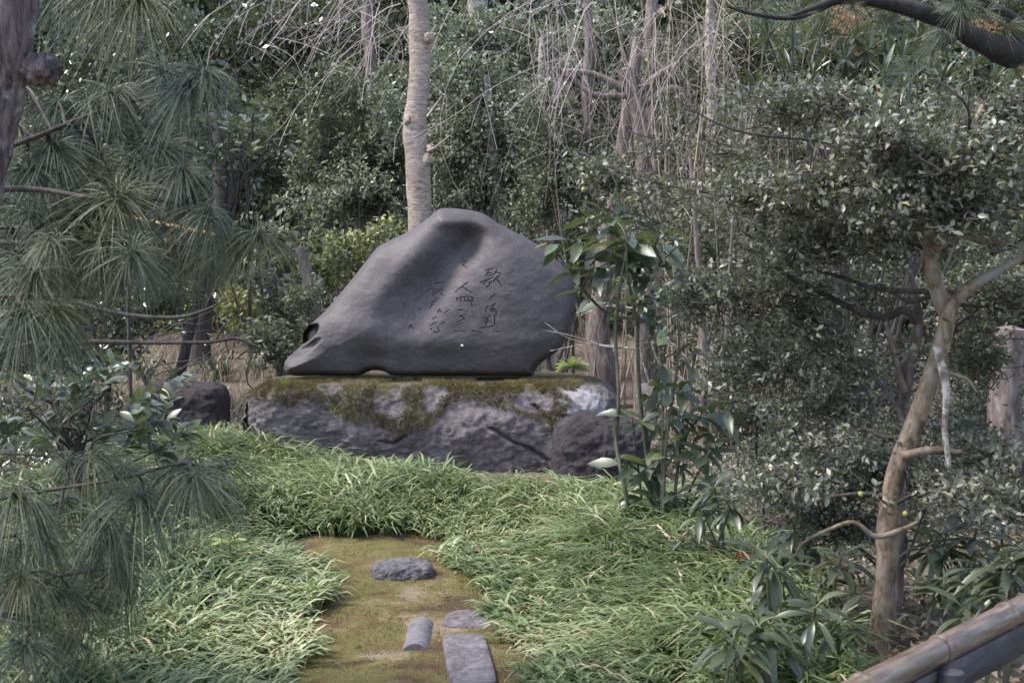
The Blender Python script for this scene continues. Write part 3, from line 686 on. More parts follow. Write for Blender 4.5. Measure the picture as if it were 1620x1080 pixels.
pe = np.vstack([a_[:, :2], b_[:, :2]]); dpe = np.min(((bx[:, None, :] - pe[None, ::2]) ** 2).sum(-1), 1) ** .5
hgt = hgt * (.36 + .64 * np.clip(dpe / .65, 0, 1)); toward = np.arctan2(np.clip(bx[:, 1], 5.2, 7.0) - bx[:, 1] + .001, (-.33 + .06 * (bx[:, 1] - 6)) - bx[:, 0]); az = np.where((dpe < .35) & (rng.random(len(bx)) < .75), toward + rng.normal(size=len(bx)) * .6, az); tint = np.where(tint < 1, np.clip(tint + .20 * np.exp(-dpe / .7) - .10 * np.clip((bx[:, 1] - 7.6) / 1.2, 0, 1) * (bx[:, 0] < -.6), 0, .97), tint)
mb = MB(); ribbons(mb, np.column_stack([bx, np.zeros(len(bx))]), az, .12 + .35 * rng.random(len(bx)), (.22 + .19 * rng.random(len(bx))) * hgt, (.0095 + .007 * rng.random(len(bx))), 1.75 + 1.0 * rng.random(len(bx)), tint)
stuff('lawn_grass', mb, M['grass'], 'long arching pale green grass covering the ground round the mossy path', 'grass', False)

# moss fibres on the path
N = 42000; q = np.column_stack([rng.uniform(path_poly[:, 0].min() - .1, path_poly[:, 0].max() + .1, N * 3), rng.uniform(5.0, path_poly[:, 1].max() + .1, N * 3)])
q = q[in_poly(q, np.vstack([a_[:, :2], b_[::-1, :2]]))][:N]
q = q[vnoise(np.column_stack([q * 9, q[:, 0] * 0]), 15) > .25]
stn = [(G(637, 918), .17, .11), (G(752, 992), .14, .12), (c0, .08, .30), (c1, .065, .23)]
for c, a, b in stn: q = q[((q[:, 0] - c[0]) / a) ** 2 + ((q[:, 1] - c[1]) / b) ** 2 > 1]
base = np.column_stack([q, path_z(q)])
stuff('moss_fibres', fibres(len(base), base, np.tile([0, 0, 1.], (len(base), 1)), .006 + .009 * rng.random(len(base)), np.clip(-.35 + 1.7 * fbm(base * 4.5, 3, 12) + .3 * rng.random(len(base)), 0, 1)), M['fibre'],
      'short brown and olive moss covering the path', 'moss', False)

# fallen leaves and straw on the ground farther back
N = 9000; q = np.column_stack([rng.uniform(-7, 8, N), 9.5 + 14 * rng.random(N) ** 1.3, np.zeros(N)])
q[:, 2] = ground_z(q) + .012 + .02 * rng.random(N)
m = MB(); d = rng.normal(size=(N, 3)); d[:, 2] *= .2
leaves(m, q, d, np.array([0, 0, 1.]) + rng.normal(size=(N, 3)) * .3, .03 + .05 * rng.random(N), leaf_small(.45, .12, .2), rng.random(N))
stuff('fallen_leaves', m, M['litter'], 'dry fallen leaves lying over the bare ground', 'leaf litter', False)
N = 16000; q = np.column_stack([rng.uniform(-6.5, -1.4, N), rng.uniform(11.5, 19, N), np.zeros(N)]); q = q[fbm(q * np.array([1.2, 1.2, 0]), 3, 4) > .45]
q[:, 2] = ground_z(q); N = len(q)
m = MB(); ribbons(m, q, rng.uniform(0, 6.3, N), .2 + .5 * rng.random(N), .12 + .18 * rng.random(N), .004 + .003 * rng.random(N), .6 + 1.2 * rng.random(N), rng.random(N))
stuff('dry_grass', m, M['straw'], 'short straw-coloured dry grass in the clearing behind the boulders', 'dry grass', False)

# ------------------------------------------------------------------ shrubs and trees
def foliage(mb, lobes, n, per, size, tmpl, seed=0, thr=.42, freq=2.2, up=.6, spread=1.0, shell=.35, base_tint=.0, droop=.15, shoot=3.0, layer=1.0):
    """leaves on short twigs spread through ellipsoid lobes, with gaps; returns the twig ends"""
    vol = np.array([np.prod(l[1]) ** .75 for l in lobes]); ids = rng.choice(len(lobes), n * 3, p=vol / vol.sum())
    c = np.array([l[0] for l in lobes])[ids]; r = np.array([l[1] for l in lobes])[ids]
    u = norm(rng.normal(size=(n * 3, 3))); rad = rng.random(n * 3) ** shell
    e = c + u * r * rad[:, None] * (1 + .25 * rng.normal(size=(n * 3, 1)))
    e = e[fbm(e * freq * np.array([1, 1, layer]), 3, seed) > thr][:n]; ids = ids[:len(e)]
    e = e[e[:, 2] > .03]
    out = norm(e - c[:len(e)] * 1.0 + rng.normal(size=e.shape) * .25 * r[:len(e)] + np.array([0, 0, .15]))
    L = size * shoot
    k = np.tile(np.arange(per), len(e)); E = np.repeat(e, per, 0); O = np.repeat(out, per, 0); N = len(E)
    pos = E + O * (k / per - .5)[:, None] * L + rng.normal(size=(N, 3)) * size * .3
    d = norm(O * .6 + rng.normal(size=(N, 3)) * spread + np.array([0, 0, -droop]))
    un = norm(np.array([0, 0, up * 2]) + rng.normal(size=(N, 3)) * .9 + O * .3)
    s = size * (.6 + .7 * rng.random(N))
    tint = np.clip(.42 + base_tint + np.repeat(rng.normal(size=len(e)) * .22, per) + rng.normal(size=N) * .2, 0, .97); tint = np.where(rng.random(N) < .012, 1, tint)
    leaves(mb, pos, d, un, s, tmpl, tint)
    return e
def twiglets(mb, ends, lobes, r=.004, K=4, frac=1.0, tint=None):
    if frac < 1: ends = ends[rng.random(len(ends)) < frac]
    c = np.array([l[0] for l in lobes]); rr = np.array([l[1] for l in lobes])
    dd = (((ends[:, None] - c[None]) / rr[None]) ** 2).sum(-1); i = dd.argmin(1)
    root = c[i] + (ends - c[i]) * .55 + (rng.normal(size=ends.shape) * .22 + np.array([0, 0, -.12])) * rr[i]
    t = np.linspace(0, 1, K)[None, :, None]
    p = root[:, None] * (1 - t) + ends[:, None] * t + rng.normal(size=(len(ends), K, 3)) * .06 * rr[i][:, None] * np.sin(t * 3.14)
    R = np.linspace(r, r * .35, K)[None] * (.7 + .6 * rng.random((len(ends), 1)))
    strands(mb, p, R, rng.random(len(ends)) if tint is None else np.full(len(ends), tint))
def lobe(px, py, rx, ry, Y, rd=None):
    k = Y / FPX; return (P(px, py, Y), np.array([rx * k, rd if rd else (rx + ry) * .5 * k, ry * k]))
def shrub(name, label, cat, lobes_px, Y, n, per, size, mat, tmpl=None, bark='bark_dark', group=None, stems=4, stem_r=.02, twig=.5, seed=0, tw='twig_dark', base_px=None, **kw):
    lobes = [lobe(*l[:4], Y + (l[4] if len(l) > 4 else 0)) for l in lobes_px]
    c = np.mean([l[0] for l in lobes], 0); 
    bx_ = P(base_px, 540, Y)[0] if base_px else c[0]
    b = np.array([bx_, c[1] + .15, 0]); b[2] = ground_z(b[None])[0]
    t = thing(name, label, cat, b, group)
    m = MB(); e = foliage(m, lobes, n, per, size, tmpl or (leaf_flat(.5) if Y > 12.9 else leaf_small()), seed, **kw)
    part('foliage', m, M[mat], t, False, stuff=True)
    m = MB()
    for s_ in range(stems):
        l = lobes[s_ % len(lobes)]; o = b + np.array([rng.normal() * .08, rng.normal() * .08, -.05]); tip = l[0] + np.array([rng.normal() * .3, rng.normal() * .3, .3]) * l[1]
        mid = o * .5 + tip * .5 + np.array([rng.normal() * .12, rng.normal() * .1, 0]); 
        tube(m, [o, o * .75 + mid * .25 + np.array([0, 0, .05]), mid, tip], [stem_r, stem_r * .8, stem_r * .6, stem_r * .3], 7, 12, .2)
        part('stem', m, M[bark], t); m = MB()
    if twig:
        twiglets(m, e, lobes, .003 + size * .03, frac=twig); part('twigs', m, M[tw], t, False, stuff=True)
    return t

# far woods: one mass, and the trunks one can tell apart in front of it
m = MB(); lob = []
for k in range(80):
    Yk = rng.uniform(20, 27); lob.append((np.array([rng.uniform(-13, 13), Yk, rng.uniform(.2, 8)]), np.array([rng.uniform(1.2, 2.4), 1.3, rng.uniform(.9, 1.7)])))
foliage(m, lob, 21000, 8, .14, leaf_flat(.5), 3, thr=.40, freq=.8, spread=1.0)
stuff('far_woods', m, M['bush'], 'dense green woods closing the view behind the clearing', 'woods', False)
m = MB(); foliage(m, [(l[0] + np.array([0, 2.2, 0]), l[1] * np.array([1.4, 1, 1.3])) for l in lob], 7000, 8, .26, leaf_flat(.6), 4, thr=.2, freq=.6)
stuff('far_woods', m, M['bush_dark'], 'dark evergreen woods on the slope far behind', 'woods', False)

def far_trunk(label, pts, Y, rad_px, mat='bark_grey', name='forest_tree', group=None, cat='tree', sides=12, to_ground=True, fork=None):
    k = Y / FPX; W = [P(a, b, Y) for a, b in pts]; R = [r * k for r in (rad_px if hasattr(rad_px, '__len__') else [rad_px] * len(pts))]
    if to_ground:
        gpt = W[-1].copy(); gpt[2] = ground_z(gpt[None])[0] - .05; 
        if gpt[2] < W[-1][2] - .05: W.append(gpt); R.append(R[-1] * 1.15)
    b = W[-1].copy(); b[2] += .05 if to_ground else 0
    t = thing(name, label, cat, b, group); m = MB(); tube(m, W[::-1], R[::-1], sides, 40, .12, 3, freq=5); part('trunk', m, M[mat], t)
    for f in fork or []:
        m = MB(); tube(m, [P(a, b_, Y) for a, b_, _ in f], [r * k for _, _, r in f], 8, 16, .12); part('branch', m, M[mat], t)
    return t
# pale cherry trunk right behind the stone
YC = 12.0; k = YC / FPX
W = [(672, 690, 22), (668, 560, 20), (664, 430, 19), (664, 350, 18), (661, 270, 19.5), (657, 200, 19), (663, 130, 17), (665, 70, 17), (661, 10, 15.5), (655, -80, 17), (648, -220, 16)]
b0 = P(672, 669, YC); b0[2] = ground_z(b0[None])[0]
cherry = thing('weeping_cherry', 'pale barked cherry tree rising straight behind the standing stone with hanging bare twigs', 'tree', b0)
m = MB(); tube(m, [P(a, b, YC) for a, b, _ in W], [r * k for _, _, r in W], 22, 130, .13, 5, freq=7)
for (a, b, rr) in ((679, 60, 8), (645, 190, 7), (675, 252, 9), (680, 235, 6)):
    mm = P(a, b, YC - .07); rock(m, mm, (rr * 2 * k, .09, rr * 2.2 * k), 10, 2.2, .15, 2, int(a))
part('trunk', m, M['bark_cherry'], cherry)
for f in ([(676, 185, 2.5), (690, 165, 1.6), (700, 150, .8)], [(676, 240, 2.5), (690, 232, 1.6), (712, 214, .8)], [(652, -120, 14), (560, -170, 11), (440, -120, 8), (360, -60, 5)], [(655, -100, 14), (780, -180, 11), (930, -150, 8), (1080, -90, 5)], [(655, -140, 13), (700, -220, 10), (860, -230, 8), (1190, -140, 5)]):
    m = MB(); tube(m, [P(a, b, YC - .25) for a, b, _ in f], [r * k for _, _, r in f], 8, 20, .15); part('branch', m, M['bark_cherry'], cherry)
def hanging(n, x0, x1, y0, y1, slant, ln, Yr, r=.003):
    o = np.array([P(rng.uniform(x0, x1), rng.uniform(y0, y1), rng.uniform(*Yr)) for _ in range(n)]); K = 9; t = np.linspace(0, 1, K)
    L = ln[0] + (ln[1] - ln[0]) * rng.random(n); sl = slant[0] + slant[1] * rng.normal(size=n); cv = rng.normal(size=n) * .18
    p = o[:, None] + np.stack([(sl * L)[:, None] * (t ** .8)[None] + (cv * L)[:, None] * np.sin(t * 2.6)[None], rng.normal(size=(n, 1)) * .15 * t[None], -L[:, None] * (t ** 1.25)[None]], -1)
    p += rng.normal(size=p.shape) * .012 * t[None, :, None]
    return p, np.linspace(r, r * .4, K)[None] * (.6 + .8 * rng.random((n, 1)))
m = MB()
for args in ((34, 450, 640, -90, 20, (-.9, .4), (.4, 1.0), (10.6, 12.8)), (14, 560, 700, -60, 60, (-.5, .5), (.4, .9), (10.8, 12.8)), (16, 690, 900, -80, 20, (.05, .14), (.7, 1.7), (10.6, 13)),
             (36, 840, 1130, -90, 60, (.1, .4), (.6, 1.6), (10.6, 13)), (24, 900, 1150, -60, 90, (-.3, .5), (.5, 1.2), (11, 13.4))):
    p, r = hanging(*args); strands(m, p, r, rng.random(len(p)))
    idx = rng.integers(0, len(p), int(len(p) * 2.5)); kk = rng.integers(2, 7, len(idx)); o = p[idx, kk]; K = 5; t = np.linspace(0, 1, K)[None, :, None]
    dv = norm(rng.normal(size=(len(idx), 1, 3)) * np.array([1, .5, .5]) + np.array([0, 0, -.7])) * (.12 + .3 * rng.random((len(idx), 1, 1)))
    strands(m, o[:, None] + dv * t + np.array([0, 0, -.06]) * t ** 2, np.full((len(idx), K), .0018), rng.random(len(idx)))
part('twigs', m, M['twig'], cherry, False, stuff=True)

far_trunk('brown leaning trunk between the standing stone and the thin glossy shrub', [(1010, 60), (990, 200), (975, 300), (962, 380), (952, 470), (945, 540), (953, 583)], 13.2, [9, 11, 13, 15, 17, 20, 26], 'bark_grey')
far_trunk('slim pale trunk behind the peak of the standing stone', [(770, 120), (778, 220), (788, 300), (792, 360), (795, 480)], 15.3, [6, 8, 10, 12, 13], 'bark_lichen')
far_trunk('slim grey trunk showing above the sloping shoulder of the standing stone', [(858, 60), (852, 270), (849, 330), (846, 420)], 15.6, [5, 7, 8, 9], 'bark_lichen')
far_trunk('pale broad trunk beside the cherry trunk at the top of the view', [(752, -120), (755, -20), (757, 60), (762, 200), (765, 480)], 16.8, [16, 16, 15, 16, 17], 'bark_lichen')
far_trunk('tan upright trunk among twigs above the standing stone', [(872, 60), (872, 140), (870, 195), (868, 400)], 17, [9, 10, 11, 12], 'wood_pale')
far_trunk('brown leaning stump catching light beside the foot of the standing stone', [(474, 392), (484, 425), (492, 460), (496, 500)], 12.6, [7, 9, 12, 15], 'bark_grey', cat='tree stump', name='tree_stump', fork=[[(496, 480, 8), (505, 455, 8), (508, 440, 6)]])
far_trunk('dark arching trunk under the pine tufts next to the brown stump', [(395, 432), (425, 445), (446, 490), (455, 545)], 13.2, [9, 15, 17, 20], 'bark_dark')
far_trunk('thick dark trunk in the gap behind the pine', [(345, 180), (350, 300), (345, 380), (318, 520)], 16, [12, 13, 14, 16], 'bark_dark')
far_trunk('broad cut trunk behind the tan tree at the edge of the view', [(1600, 520), (1594, 585), (1590, 640), (1590, 700)], 8.6, [24, 25, 27, 30], 'bark_grey', cat='tree stump', name='tree_stump')
far_trunk('thin dark trunk standing in shade behind the tan tree', [(1300, 330), (1308, 450), (1302, 560), (1300, 640)], 12, [7, 8, 9, 10], 'bark_dark')
far_trunk('thin brown trunk behind the brown brushwood', [(1035, -40), (1025, 100), (1030, 200), (1040, 420)], 15.5, [9, 10, 12, 13], 'bark_grey')
t = far_trunk('bare crooked branches of a broken pale tree above the brushwood', [(990, 110), (1000, 150), (1015, 210), (1020, 330), (1020, 480)], 12.9, [14, 12, 13, 14, 15], 'bark_grey', name='broken_tree', cat='tree',
          fork=[[(985, 140, 7), (940, 118, 5), (895, 112, 4)], [(1000, 150, 6), (940, 150, 5), (898, 115, 4)], [(1005, 155, 6), (1040, 120, 6), (1075, 100, 4)], [(1010, 170, 6), (1060, 140, 5), (1090, 150, 3)]])

far_trunk('slim pale trunk rising through the brown brushwood', [(1128, -60), (1122, 60), (1126, 180), (1120, 400)], 12.4, [6, 7, 8, 9], 'bark_lichen')
far_trunk('thin pink grey trunk just past the broken tree above the standing stone', [(925, -60), (932, 60), (928, 170), (935, 420)], 13.9, [6, 7, 8, 9], 'bark_grey')
far_trunk('slim tan trunk beside the hanging twigs toward the pine', [(585, -60), (580, 40), (588, 130), (590, 420)], 16.4, [8, 9, 9, 11], 'bark_grey')
# shrubs behind
shrub('shrub', 'mid green small-leaved shrub filling the space beside the cherry trunk', 'shrub', [(545, 160, 80, 62), (590, 250, 85, 80), (520, 270, 60, 70), (600, 320, 60, 40)], 15, 1900, 9, .055, 'bush', seed=11, stems=3)
shrub('shrub', 'grey green airy shrub between the cherry trunk and the tan trunk', 'shrub', [(745, 110, 75, 60), (800, 190, 95, 75), (725, 240, 55, 80), (830, 280, 90, 70), (760, 330, 70, 50)], 15.5, 2600, 9, .055, 'bush_pale', seed=12, stems=3, thr=.42)
shrub('shrub', 'pale flat-topped shrub behind the hanging twigs', 'shrub', [(470, 130, 75, 40), (600, 110, 60, 30), (430, 200, 60, 60)], 18, 900, 9, .06, 'bush_pale', seed=13, stems=2)
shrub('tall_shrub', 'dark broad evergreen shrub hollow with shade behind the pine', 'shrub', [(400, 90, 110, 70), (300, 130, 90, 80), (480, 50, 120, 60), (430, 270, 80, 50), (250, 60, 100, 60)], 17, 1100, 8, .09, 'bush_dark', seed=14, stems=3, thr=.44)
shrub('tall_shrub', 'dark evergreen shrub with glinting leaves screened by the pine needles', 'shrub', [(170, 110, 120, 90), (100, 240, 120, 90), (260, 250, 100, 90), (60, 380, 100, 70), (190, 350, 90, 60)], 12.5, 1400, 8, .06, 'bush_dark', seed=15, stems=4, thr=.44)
shrub('shrub', 'yellow green leafy shrub coloured as sunlit beside the sloping edge of the standing stone', 'shrub', [(560, 410, 55, 35), (530, 370, 50, 30), (590, 370, 45, 28), (505, 430, 30, 30)], 13, 300, 8, .055, 'sunlit_bush', seed=16, stems=3, stem_r=.012)
shrub('shrub', 'low yellow green shrub coloured as sunlit in the gap under the pine tufts', 'shrub', [(390, 490, 75, 32), (330, 475, 60, 30), (450, 520, 40, 22), (250, 480, 60, 35)], 17.5, 420, 8, .07, 'yellow', seed=17, stems=3, stem_r=.012)
shrub('shrub', 'small shrub with grey green leaves in front of the dark arching trunk', 'shrub', [(440, 480, 42, 40), (460, 520, 30, 22), (415, 440, 30, 25)], 12.3, 180, 8, .05, 'bush', seed=18, stems=3, stem_r=.01)
shrub('shrub', 'dense green shrub between the slim grey trunk and the brown leaning trunk', 'shrub', [(900, 260, 70, 70), (880, 330, 70, 50), (930, 400, 50, 60), (860, 180, 60, 50)], 14, 1500, 9, .045, 'bush', seed=19, stems=3)
shrub('shrub', 'loose green shrub growing out of the shade under the tan tree', 'shrub', [(1180, 440, 110, 60), (1300, 480, 110, 60), (1100, 360, 80, 60), (1420, 470, 90, 70), (1540, 450, 100, 90), (1180, 540, 100, 45), (1310, 560, 110, 45), (1440, 560, 90, 45), (1560, 570, 90, 60)], 10.5, 2500, 8, .042, 'bush', seed=20, stems=5)
shrub('tall_shrub', 'tall dark evergreen behind the tan tree', 'shrub', [(1350, 220, 160, 90), (1520, 200, 150, 100), (1200, 260, 130, 90), (1460, 340, 170, 90)], 11.5, 1800, 8, .055, 'bush', seed=21, stems=4)
shrub('shrub', 'low brown green undergrowth behind the thin stems', 'shrub', [(1080, 560, 60, 40), (1200, 540, 70, 30), (1420, 600, 90, 40), (1540, 660, 80, 40)], 12, 700, 8, .04, 'bush_dark', seed=22, stems=3, thr=.48)
shrub('shrub', 'small-leaved grey green shrub beside the small red sign', 'shrub', [(1190, 600, 85, 45), (1290, 620, 80, 45), (1360, 570, 70, 45), (1230, 660, 90, 30)], 7.6, 900, 9, .028, 'small', seed=23, stems=4, stem_r=.012)
shrub('shrub', 'low pale grey green shrub spreading round the foot of the tan tree', 'shrub', [(1290, 770, 110, 40), (1400, 740, 90, 35), (1510, 760, 110, 40), (1590, 790, 70, 40), (1330, 830, 70, 30)], 6.0, 1300, 9, .026, 'small', seed=24, stems=5, stem_r=.01)
shrub('shrub', 'dull green ground shrub behind the long-leaved plants', 'shrub', [(1420, 690, 120, 40), (1560, 720, 90, 40), (1250, 720, 80, 30)], 8, 800, 9, .03, 'small', seed=25, stems=4, stem_r=.01)
shrub('shrub', 'sprawling green shrub at the foot of the tall dark evergreen behind the fallen straw', 'shrub', [(60, 470, 100, 60), (170, 470, 80, 50), (-40, 520, 80, 70)], 13.5, 500, 8, .055, 'bush', seed=26, stems=3)
shrub('shrub', 'leafy shrub with pale sunlit leaves above the sloping shoulder of the standing stone', 'shrub', [(700, 60, 70, 50), (800, 60, 80, 50), (900, 110, 80, 60), (1000, 180, 80, 70), (960, 60, 70, 50)], 16.5, 1700, 8, .06, 'bush_pale', seed=61, stems=4)
shrub('shrub', 'leafy green shrub mixed into the brown brushwood', 'shrub', [(1080, 120, 80, 60), (1160, 200, 80, 60), (1060, 250, 70, 60), (1180, 70, 70, 50)], 13.6, 1200, 8, .05, 'bush', seed=62, stems=4)
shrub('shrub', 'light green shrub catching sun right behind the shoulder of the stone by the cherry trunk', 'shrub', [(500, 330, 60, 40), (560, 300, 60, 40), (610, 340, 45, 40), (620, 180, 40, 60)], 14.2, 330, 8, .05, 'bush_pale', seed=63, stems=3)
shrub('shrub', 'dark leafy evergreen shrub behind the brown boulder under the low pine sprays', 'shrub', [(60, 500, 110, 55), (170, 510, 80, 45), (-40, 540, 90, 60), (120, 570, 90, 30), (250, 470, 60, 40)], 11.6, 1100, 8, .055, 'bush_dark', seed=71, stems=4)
shrub('shrub', 'low leafy shrub in the dry grass close behind the foot of the standing stone', 'shrub', [(455, 560, 45, 22), (420, 535, 40, 25), (480, 470, 30, 35)], 12.0, 300, 8, .045, 'bush', seed=72, stems=3, stem_r=.01)
# brushwood: bare brown stems
def brush(label, px0, px1, py_top, Y, n, mat, lnm):
    o = np.array([P(rng.uniform(px0, px1), 540, Y + rng.normal() * .4) for _ in range(n)]); o[:, 2] = ground_z(o)
    z_top = P(800, py_top, Y)[2]; K = 9; t = np.linspace(0, 1, K)[None, :, None]
    tip = o + np.stack([rng.normal(size=n) * lnm, rng.normal(size=n) * .3, z_top * (.55 + .5 * rng.random(n))], -1)
    p = o[:, None] * (1 - t) + tip[:, None] * t + np.stack([rng.normal(size=n) * .18, rng.normal(size=n) * .1, np.zeros(n)], -1)[:, None] * np.sin(t * 3)
    b = o.mean(0); th_ = thing('brushwood', label, 'brushwood', b)
    m = MB(); strands(m, p, np.linspace(.008, .0025, K)[None] * (.6 + .8 * rng.random((n, 1))), rng.random(n), sides=4)
    idx = rng.integers(0, n, n * 9); kk = rng.integers(3, 9, n * 9); oo = p[idx, kk]; K2 = 5; t2 = np.linspace(0, 1, K2)[None, :, None]
    dv = norm(rng.normal(size=(n * 9, 1, 3)) * np.array([1, .5, .7])) * (.15 + .4 * rng.random((n * 9, 1, 1)))
    strands(m, oo[:, None] + dv * t2 + np.array([0, 0, -.12]) * t2 ** 2 + rng.normal(size=(n * 9, K2, 3)) * .01, np.linspace(.0028, .0012, K2)[None] * np.ones((n * 9, 1)), rng.random(n * 9))
    part('stems', m, M[mat], th_, False, stuff=True); return th_
brush('tall tangle of bare brown stems between the broken tree and the strap-leaved shrub', 1050, 1240, -40, 11.2, 60, 'twig_brown', .35)
brush('pale bare thicket in front of the broken tree', 930, 1110, 60, 13.4, 18, 'twig_brown', .4)

# strap-leaved shrub under the dark bough
t = thing('strap_leaved_shrub', 'dark shrub with bunches of narrow strap leaves under the dark bough', 'shrub', (*P(1330, 540, 9.3)[:2], 0))
m = MB(); mw = MB(); base0 = np.array(t.location)
cs = [(px, py) for px, py in ((1260, 75), (1290, 60), (1320, 95), (1350, 60), (1385, 80), (1400, 40), (1240, 110), (1280, 120), (1340, 130), (1400, 120), (1430, 90), (1220, 60), (1370, 20), (1300, 20), (1200, 140), (1450, 60), (1440, 130), (1530, 105), (1550, 70), (1570, 130), (1600, 90), (1500, 130), (1250, 30))]
for px, py in cs:
    c = P(px + rng.normal() * 6, py, 9.3 + rng.normal() * .3); n = 26
    d = norm(rng.normal(size=(n, 3)) + np.array([0, 0, .55])); leaves(m, np.repeat(c[None], n, 0) + d * .01, d, norm(np.array([0, 0, 1.]) + rng.normal(size=(n, 3)) * .3), .13 + .08 * rng.random(n), leaf_long(.13, 4, .02, .15), rng.random(n) * .95)
    tube(mw, [base0 + rng.normal(size=3) * .1 * np.array([1, 1, 0]), base0 * .4 + c * .6 + rng.normal(size=3) * .12, c], [.018, .01, .004], 6, 10)
part('foliage', m, M['pod'], t, False, stuff=True); part('stems', mw, M['bark_dark'], t)

# dark bough of a pine reaching in over the strap-leaved shrub
Yb = 7.0; k = Yb / FPX
tp = thing('dark_pine', 'dark pine bough reaching in along the top of the view above the strap-leaved shrub', 'tree', (*P(1790, 540, Yb)[:2], 0))
for nm, f in (('trunk', [(1820, 1140, 60), (1800, 700, 55), (1760, 300, 46), (1700, 150, 36), (1640, 100, 30)]), ('bough', [(1650, 105, 26), (1600, 85, 22), (1545, 62, 18), (1490, 30, 15), (1420, 8, 12), (1340, -2, 9), (1290, 12, 6), (1250, 26, 3)]),
              ('branch', [(1520, 52, 9), (1490, 70, 7), (1455, 90, 4), (1440, 100, 2)]), ('branch', [(1600, 85, 12), (1610, 40, 10), (1560, 5, 8), (1520, -20, 6)]), ('branch', [(1330, 0, 5), (1260, 28, 4), (1190, 22, 3), (1150, 10, 2)])):
    m = MB(); W = [P(a, b, Yb + (a - 1500) * .0006) for a, b, _ in f]
    if nm == 'trunk': W[0][2] = -.05
    tube(m, W, [r * k for _, _, r in f], 12, 40, .25, 4, freq=9); part(nm, m, M['bark_black'], tp)

# hollow mats of undergrowth on the shaded ground
def cover(label, poly_px, n, mat, size, tmpl, hmax, cat='ground cover', name='undergrowth', per=5, d_up=.6):
    poly = np.array([G(*p)[:2] for p in poly_px]); q = np.column_stack([rng.uniform(poly[:, 0].min(), poly[:, 0].max(), n * 4), rng.uniform(poly[:, 1].min(), poly[:, 1].max(), n * 4)])
    q = q[in_poly(q, poly)]; q = np.column_stack([q, np.zeros(len(q))]); q = q[fbm(q * 1.3, 3, 5) > .43][:n]
    q[:, 2] = np.maximum(ground_z(q), 0) + hmax * rng.random(len(q)) ** 1.5 * (.4 + fbm(q * .9, 2, 8)); m = MB()
    Q = np.repeat(q, per, 0); N = len(Q); Q = Q + rng.normal(size=(N, 3)) * size * .7; Q[:, 2] = np.maximum(Q[:, 2], .01)
    leaves(m, Q, norm(rng.normal(size=(N, 3)) + np.array([0, 0, .2])), norm(np.array([0, 0, 1.3]) + rng.normal(size=(N, 3)) * .6), size * (.6 + .8 * rng.random(N)), tmpl, np.clip(.4 + .25 * rng.normal(size=N), 0, 1))
    stuff(name, m, M[mat], label, cat, False)
cover('tangled low undergrowth on the shaded ground behind the tan tree', [(1000, 700), (1100, 640), (1700, 600), (1800, 900), (1700, 1000), (1450, 1050), (1230, 880), (1080, 800)], 4200, 'small', .04, leaf_small(.45), .35)
cover('low dark undergrowth in the shade beneath the pine', [(-200, 640), (190, 650), (220, 740), (60, 800), (-300, 900)], 2200, 'bush_dark', .05, leaf_small(.4), .25)
N = 9000; q = np.column_stack([rng.uniform(.7, 4.5, N), rng.uniform(4.2, 11, N), .012 + .03 * rng.random(N)])
m = MB(); d = rng.normal(size=(N, 3)); d[:, 2] *= .3
leaves(m, q, d, np.array([0, 0, 1.]) + rng.normal(size=(N, 3)) * .4, .03 + .045 * rng.random(N), leaf_small(.42, .12, .2), rng.random(N))
stuff('fallen_leaves', m, M['litter'], 'brown fallen leaves under the tan tree and round the long-leaved plants', 'leaf litter', False)

N = 260; q = np.column_stack([rng.uniform(-1.6, 1.2, N), rng.uniform(5.2, 9, N), np.zeros(N)]); onp = in_poly(q, path_poly)
q[:, 2] = np.where(onp, .035, .07 + .08 * rng.random(N)); m = MB(); d = rng.normal(size=(N, 3)); d[:, 2] *= .3
leaves(m, q, d, np.array([0, 0, 1.]) + rng.normal(size=(N, 3)) * .4, .018 + .03 * rng.random(N), leaf_small(.42, .12, .2), rng.random(N))
stuff('fallen_leaves', m, M['litter'], 'scattered dead leaves caught in the lawn and on the path', 'leaf litter', False)
# strap-leaved tufts beside the boulders
tuftg = 'dark strap-leaved tufts beside the boulders'
for lab, px, py, n, ln, spread in (('dark strap-leaved tuft right behind the brown boulder', 282, 615, 60, .34, .08), ('wide strap-leaved tuft in the dry grass behind the gap between boulders', 345, 605, 80, .36, .14),
                           ('strap-leaved tuft in the dry grass nearest the foot of the standing stone', 405, 600, 60, .32, .1), ('small tuft wedged between the brown boulder and the mossy boulder', 368, 660, 50, .24, .06),
                           ('pale strap-leaved tuft farther out in the dry grass', 300, 575, 50, .36, .1), ('strap-leaved tuft in the dry grass almost hidden by pine needles', 225, 600, 60, .34, .12)):
    c = G(px, py); c[2] = ground_z(c[None])[0]; m = MB()
    b = c + np.column_stack([rng.normal(size=(n, 2)) * spread * .5, np.zeros(n)])
    ribbons(m, b, rng.uniform(0, 6.3, n), .1 + .4 * rng.random(n), ln * (.7 + .6 * rng.random(n)), .009 + .004 * rng.random(n), 1.1 + .9 * rng.random(n), np.clip(.45 + .28 * rng.normal(size=n), 0, 1))
    solo('strap_tuft', m, M['liriope'], lab, 'grass tuft', c, tuftg, False)
for lab, px, py in (('tiny green sprig rooted on the mossy face of the pedestal boulder', 527, 660), ('tiny sprig low on the pedestal boulder above the grass', 735, 742)):
    c = P(px, py, 9.66); n = 9; m = MB()
    ribbons(m, np.repeat(c[None], n, 0), rng.uniform(3.3, 6.1, n), .2 + .4 * rng.random(n), .07 + .06 * rng.random(n), np.full(n, .006), .9 + .9 * rng.random(n), .5 + .4 * rng.random(n))
    solo('grass_sprig', m, M['grass'], lab, 'sprig', c, None, False)

